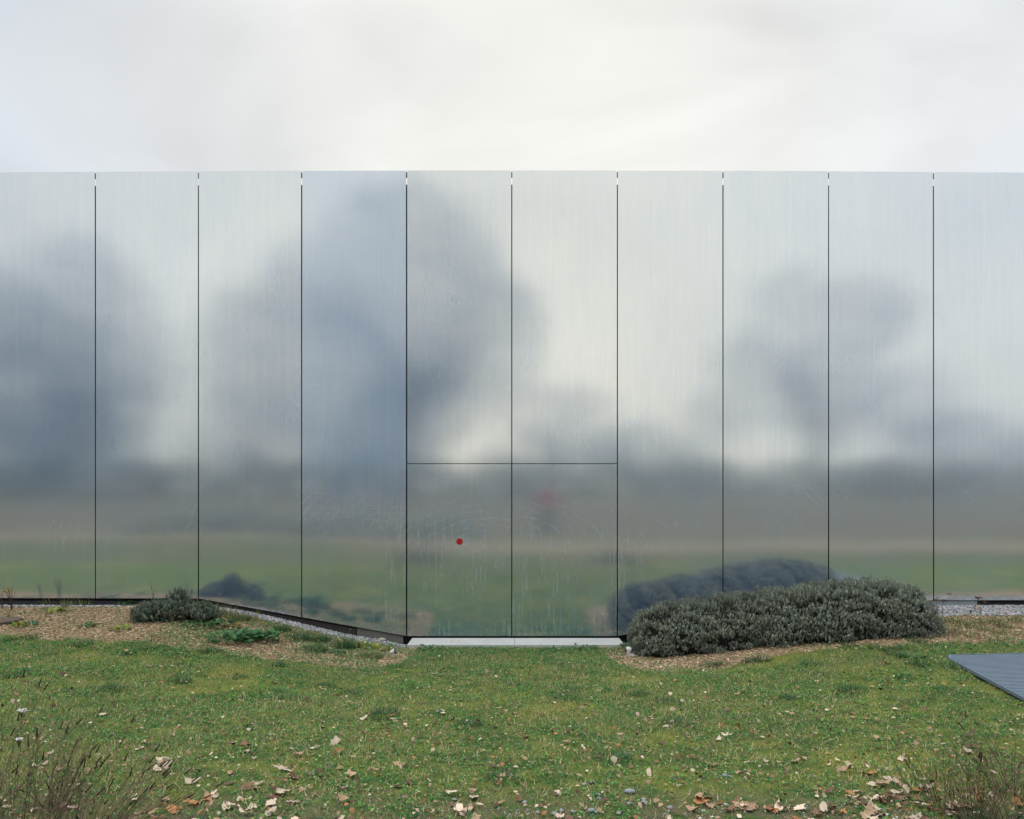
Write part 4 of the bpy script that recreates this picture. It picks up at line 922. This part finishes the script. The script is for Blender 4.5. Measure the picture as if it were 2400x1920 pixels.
# ------------------------------------------------------------------ what the facade mirrors: trees, hedges, a person
def bare_tree(h, w, seed, ntw, lobes, dense=1.0, gap=.44):   # lobes: (x, z, rx, ry, rz)
    r = random.Random(seed); Vs, Fs, Cs = [], [], []; tips = []
    bc = (.19, .23, .29)  # limb colour lightened and blued, skylight and haze put into it
    def grow(p, d, l, rad, lev):
        pts = [p]; q = p.copy(); dd = d.copy()
        for i in range(4):
            dd = dd + np.array([r.gauss(0, .10), r.gauss(0, .10), r.gauss(.03, .04)]); dd /= np.linalg.norm(dd); q = q + dd * l / 4; pts.append(q.copy())
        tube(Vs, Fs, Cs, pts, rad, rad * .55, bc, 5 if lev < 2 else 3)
        if lev >= 2: tips.extend(pts[1:])
        if lev < 4:
            for k in range([7, 5, 4, 2][lev]):
                f_ = r.uniform(.35, 1) if lev else r.uniform(.28, 1.0); bp = pts[min(4, int(f_ * 4))]
                a = r.uniform(0, 6.28); sp_ = r.uniform(.5, 1.0) * (w / h * 1.9); nd = dd * .7 + np.array([math.cos(a) * sp_, math.sin(a) * sp_, r.uniform(.0, .45)]); nd /= np.linalg.norm(nd)
                grow(bp.copy(), nd, l * r.uniform(.56, .82), rad * .42, lev + 1)
    grow(np.array([0, 0, -.3]), np.array([0, 0, 1.0]), h * .48, h * .022, 0)
    tr = (np.concatenate(Vs), np.concatenate(Fs), np.concatenate(Cs))
    # twigs spread through the crown, thinner in the gaps between limbs
    ar = np.array([l[2] * l[4] * l[3] for l in lobes]); li = rng.choice(len(lobes), ntw * 2, p=ar / ar.sum()); LB = np.array(lobes)[li]
    v = rng.normal(0, 1, (len(li), 3)); v /= np.linalg.norm(v, axis=1)[:, None]; v *= rng.random(len(v))[:, None] ** .27
    T = v * LB[:, 2:5] + np.stack([LB[:, 0], LB[:, 0] * 0, LB[:, 1]], -1); kz_ = T[:, 2] > 1.2; T, LI = T[kz_], li[kz_]
    for q in range(len(lobes)):      # keep the density even where lobes overlap
        l = np.array(lobes[q]); ins = (((T - np.array([l[0], 0, l[1]])) / l[2:5]) ** 2).sum(-1) < 1
        ok_ = ~(ins & (LI > q)); T, LI = T[ok_], LI[ok_]
    g_ = fbm(T[:, 0] + T[:, 1] * .4, T[:, 2] + T[:, 1] * .3, .28, seed, 3); T = T[rng.random(len(T)) < 1 - gap * (1 - sm(g_, .36, .58))]
    T = T[:ntw]; m_ = len(T)
    TW = np.array([(-.5, 0, 0), (.5, 0, 0), (.2, .2, 1), (-.2, .2, 1)]); TF = np.array([(0, 1, 2, 3)])
    S = np.zeros((m_, 3, 3)); S[:, 0, 0] = .045 * dense; S[:, 1, 1] = 1; S[:, 2, 2] = rng.uniform(.35, .9, m_)
    M = rotz(rng.uniform(0, 6.3, m_)) @ rotx(rng.uniform(0, 1.5, m_)) @ S
    cr = instance(TW, TF, T, M, np.tile(np.array([(.23, .30, .40)]), (m_, 1)) * rng.uniform(.6, 1.4, (m_, 1)))  # twig colour carries a painted blue cast of sky and haze
    return np_mesh('trunk', *tr[:2], 4, tr[2], True), np_mesh('crown', *cr[:2], 4, cr[2])
DOME = [(-.6, 11.6, 6.4, 4.3, 7.0), (4.3, 8.6, 3.9, 3.2, 5.0), (-6.0, 9.2, 4.8, 3.6, 6.1), (-10.4, 8.0, 3.2, 2.8, 4.8), (-2.5, 5.0, 7.0, 4, 3.9)]
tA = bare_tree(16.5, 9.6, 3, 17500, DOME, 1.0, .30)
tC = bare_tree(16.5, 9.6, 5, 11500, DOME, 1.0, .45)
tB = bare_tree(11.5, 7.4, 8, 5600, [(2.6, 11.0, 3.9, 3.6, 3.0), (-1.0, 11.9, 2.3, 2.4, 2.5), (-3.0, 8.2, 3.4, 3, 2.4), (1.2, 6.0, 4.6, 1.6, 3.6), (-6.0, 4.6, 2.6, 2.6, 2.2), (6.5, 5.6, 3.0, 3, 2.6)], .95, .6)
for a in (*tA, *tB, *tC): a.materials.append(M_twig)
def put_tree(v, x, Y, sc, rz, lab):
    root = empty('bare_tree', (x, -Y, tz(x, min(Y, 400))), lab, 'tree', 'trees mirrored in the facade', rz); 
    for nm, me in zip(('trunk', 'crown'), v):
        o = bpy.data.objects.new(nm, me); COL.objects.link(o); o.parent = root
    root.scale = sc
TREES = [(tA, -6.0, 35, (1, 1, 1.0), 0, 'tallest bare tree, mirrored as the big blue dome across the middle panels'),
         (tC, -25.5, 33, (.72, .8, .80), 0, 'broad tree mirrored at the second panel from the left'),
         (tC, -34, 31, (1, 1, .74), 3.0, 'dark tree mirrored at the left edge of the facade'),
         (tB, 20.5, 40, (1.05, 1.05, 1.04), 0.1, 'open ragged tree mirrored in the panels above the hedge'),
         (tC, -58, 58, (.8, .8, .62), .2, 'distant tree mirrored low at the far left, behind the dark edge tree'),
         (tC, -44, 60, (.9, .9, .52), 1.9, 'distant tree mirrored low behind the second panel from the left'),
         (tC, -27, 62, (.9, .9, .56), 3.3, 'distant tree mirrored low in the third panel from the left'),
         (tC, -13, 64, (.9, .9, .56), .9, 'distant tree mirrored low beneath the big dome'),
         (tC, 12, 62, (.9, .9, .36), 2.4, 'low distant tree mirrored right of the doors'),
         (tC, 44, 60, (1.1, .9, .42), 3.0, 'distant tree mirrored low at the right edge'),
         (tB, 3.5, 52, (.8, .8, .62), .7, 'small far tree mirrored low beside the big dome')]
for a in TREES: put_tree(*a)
# hedgerow bushes behind the path
bm_v = []
def bush_mesh(seed, n=800):
    v = rng.normal(0, 1, (n, 3)); v /= np.linalg.norm(v, axis=1)[:, None]; v[:, 2] = np.abs(v[:, 2]); r_ = rng.uniform(.2, 1, n) ** .4; p_ = v * r_[:, None] * np.array([1, .6, 1]) * (1 + .35 * (fbm(v[:, 0] * 2 + seed, v[:, 2] * 2, 1.7, seed) - .5))[:, None]
    TW = np.array([(-.5, 0, 0), (.5, 0, 0), (.2, .1, 1), (-.2, .1, 1)]); S = np.zeros((n, 3, 3)); S[:, 0, 0] = .035; S[:, 1, 1] = .2; S[:, 2, 2] = .22
    V, Fc, Cc = instance(TW, np.array([(0, 1, 2, 3)]), p_, rotz(rng.uniform(0, 6.3, n)) @ rotx(rng.uniform(0, 1.2, n)) @ S, np.array([(.34, .38, .34), (.40, .37, .30), (.31, .36, .34)])[rng.choice(3, n)] * rng.uniform(.6, 1.3, (n, 1)))
    q = np_mesh('bush', V, Fc, 4, Cc); q.materials.append(M_twig); return q
bms = [bush_mesh(1), bush_mesh(2)]
def put_bush(i, x, Y, w, h, lab='tangled brown bush in the hedgerow mirrored across the facade', grp='hedgerow bushes mirrored in the facade'):
    o = bpy.data.objects.new('hedgerow_bush', bms[i % 2]); COL.objects.link(o); o.location = (x, -Y, tz(x, Y) - .1); o.scale = (w, w, h); o.rotation_euler[2] = (i * 1.3) % .6
    tag(o, lab, 'bush', grp)
for i in range(24): put_bush(i, -46 + i * 4.0 + (i * 7 % 3) * .6, 36 + (i * 5 % 4), 3.1, 2.3 + .5 * ((i * 3) % 3))
for i in range(8): put_bush(i, -12.5 + i * 1.5 - .2, 13.6 + (i % 3) * .5 + 1.5 * (i < 4), 1.25, .75 + .15 * (i % 3), 'low dark shrub behind the path mirrored in the left panels', 'low shrubs behind the path')

# person with a red jacket standing on the path, seen only in the metal
def skin(name, verts, edges, rad, mat, parent, sub=2, root=0):
    me = bpy.data.meshes.new(name); me.from_pydata(verts, edges, []); me.update(); o = link(name, me, mat, parent)
    mo = o.modifiers.new('skin', 'SKIN'); mo.use_smooth_shade = True
    for i, r_ in enumerate(rad):
        r2 = r_ if isinstance(r_, tuple) else (r_, r_); me.skin_vertices[0].data[i].radius = r2
    me.skin_vertices[0].data[root].use_root = True
    ss = o.modifiers.new('sub', 'SUBSURF'); ss.levels = sub; ss.render_levels = sub; return o
PX, PY = 1.06, 11.9
per = empty('person', (PX, -PY, tz(PX, PY)), 'person in a red jacket and dark trousers facing the doors, mirrored in the right one', 'person')
M_skin = simple('skin', (.42, .27, .20), .6, 0, .05); M_jk = simple('red_cloth', (.30, .03, .035), .85, 0, .15); M_tr = simple('dark_cloth', (.03, .035, .05), .9, 0, .2); M_hair = simple('dark_hair', (.03, .022, .018), .7)
# +y faces the wall
bv = [(0, 0, .98), (0, 0, 1.15), (0, .01, 1.35), (0, 0, 1.46), (0, .01, 1.55), (0, .02, 1.66), (0, .01, 1.74)]; be = [(i, i + 1) for i in range(6)]; brd = [(.15, .10), (.14, .10), (.16, .11), (.07, .07), (.055, .06), (.075, .095), (.05, .06)]
for s in (-1, 1):
    o = len(bv); bv += [(.17 * s, 0, 1.42), (.27 * s, -.02, 1.20), (.25 * s, .16, 1.02), (.23 * s, .21, .98)]; be += [(2, o), (o, o + 1), (o + 1, o + 2), (o + 2, o + 3)]; brd += [.06, .045, .032, .036]
    h0 = o + 3
    for k, (dx, L_) in enumerate([(-.028, .065), (-.01, .078), (.01, .074), (.028, .058)]):
        f0 = len(bv); bv += [(.23 * s + dx, .245, .965), (.23 * s + dx, .245 + L_ * .5, .945), (.23 * s + dx, .245 + L_ * .8, .915)]; be += [(h0, f0), (f0, f0 + 1), (f0 + 1, f0 + 2)]; brd += [.010, .009, .007]
    f0 = len(bv); bv += [(.23 * s - .038 * s, .215, .975), (.23 * s - .058 * s, .245, .965)]; be += [(h0, f0), (f0, f0 + 1)]; brd += [.012, .009]
    o = len(bv); bv += [(.09 * s, 0, .90), (.10 * s, .02, .50), (.11 * s, -.01, .09), (.12 * s, .12, .04)]; be += [(0, o), (o, o + 1), (o + 1, o + 2), (o + 2, o + 3)]; brd += [.085, .055, .04, .04]
body = skin('body', bv, be, brd, M_skin, per)
jv = [(0, 0, .92), (0, 0, 1.10), (0, .01, 1.34), (0, 0, 1.47)]; je = [(0, 1), (1, 2), (2, 3)]; jr = [(.185, .13), (.175, .13), (.19, .14), (.085, .085)]
for s in (-1, 1): o = len(jv); jv += [(.18 * s, 0, 1.41), (.28 * s, -.02, 1.20), (.255 * s, .14, 1.04)]; je += [(2, o), (o, o + 1), (o + 1, o + 2)]; jr += [.085, .07, .055]
skin('jacket', jv, je, jr, M_jk, per)
tv_ = [(0, 0, .97)]; te = []; tr_ = [(.165, .12)]
for s in (-1, 1): o = len(tv_); tv_ += [(.092 * s, 0, .86), (.102 * s, .02, .50), (.112 * s, -.01, .10)]; te += [(0, o), (o, o + 1), (o + 1, o + 2)]; tr_ += [.105, .078, .062]
skin('trousers', tv_, te, tr_, M_tr, per)
skin('hair', [(0, -.03, 1.60), (0, -.02, 1.69), (0, .0, 1.76)], [(0, 1), (1, 2)], [(.07, .06), (.088, .085), (.06, .07)], M_hair, per, 2, 1)
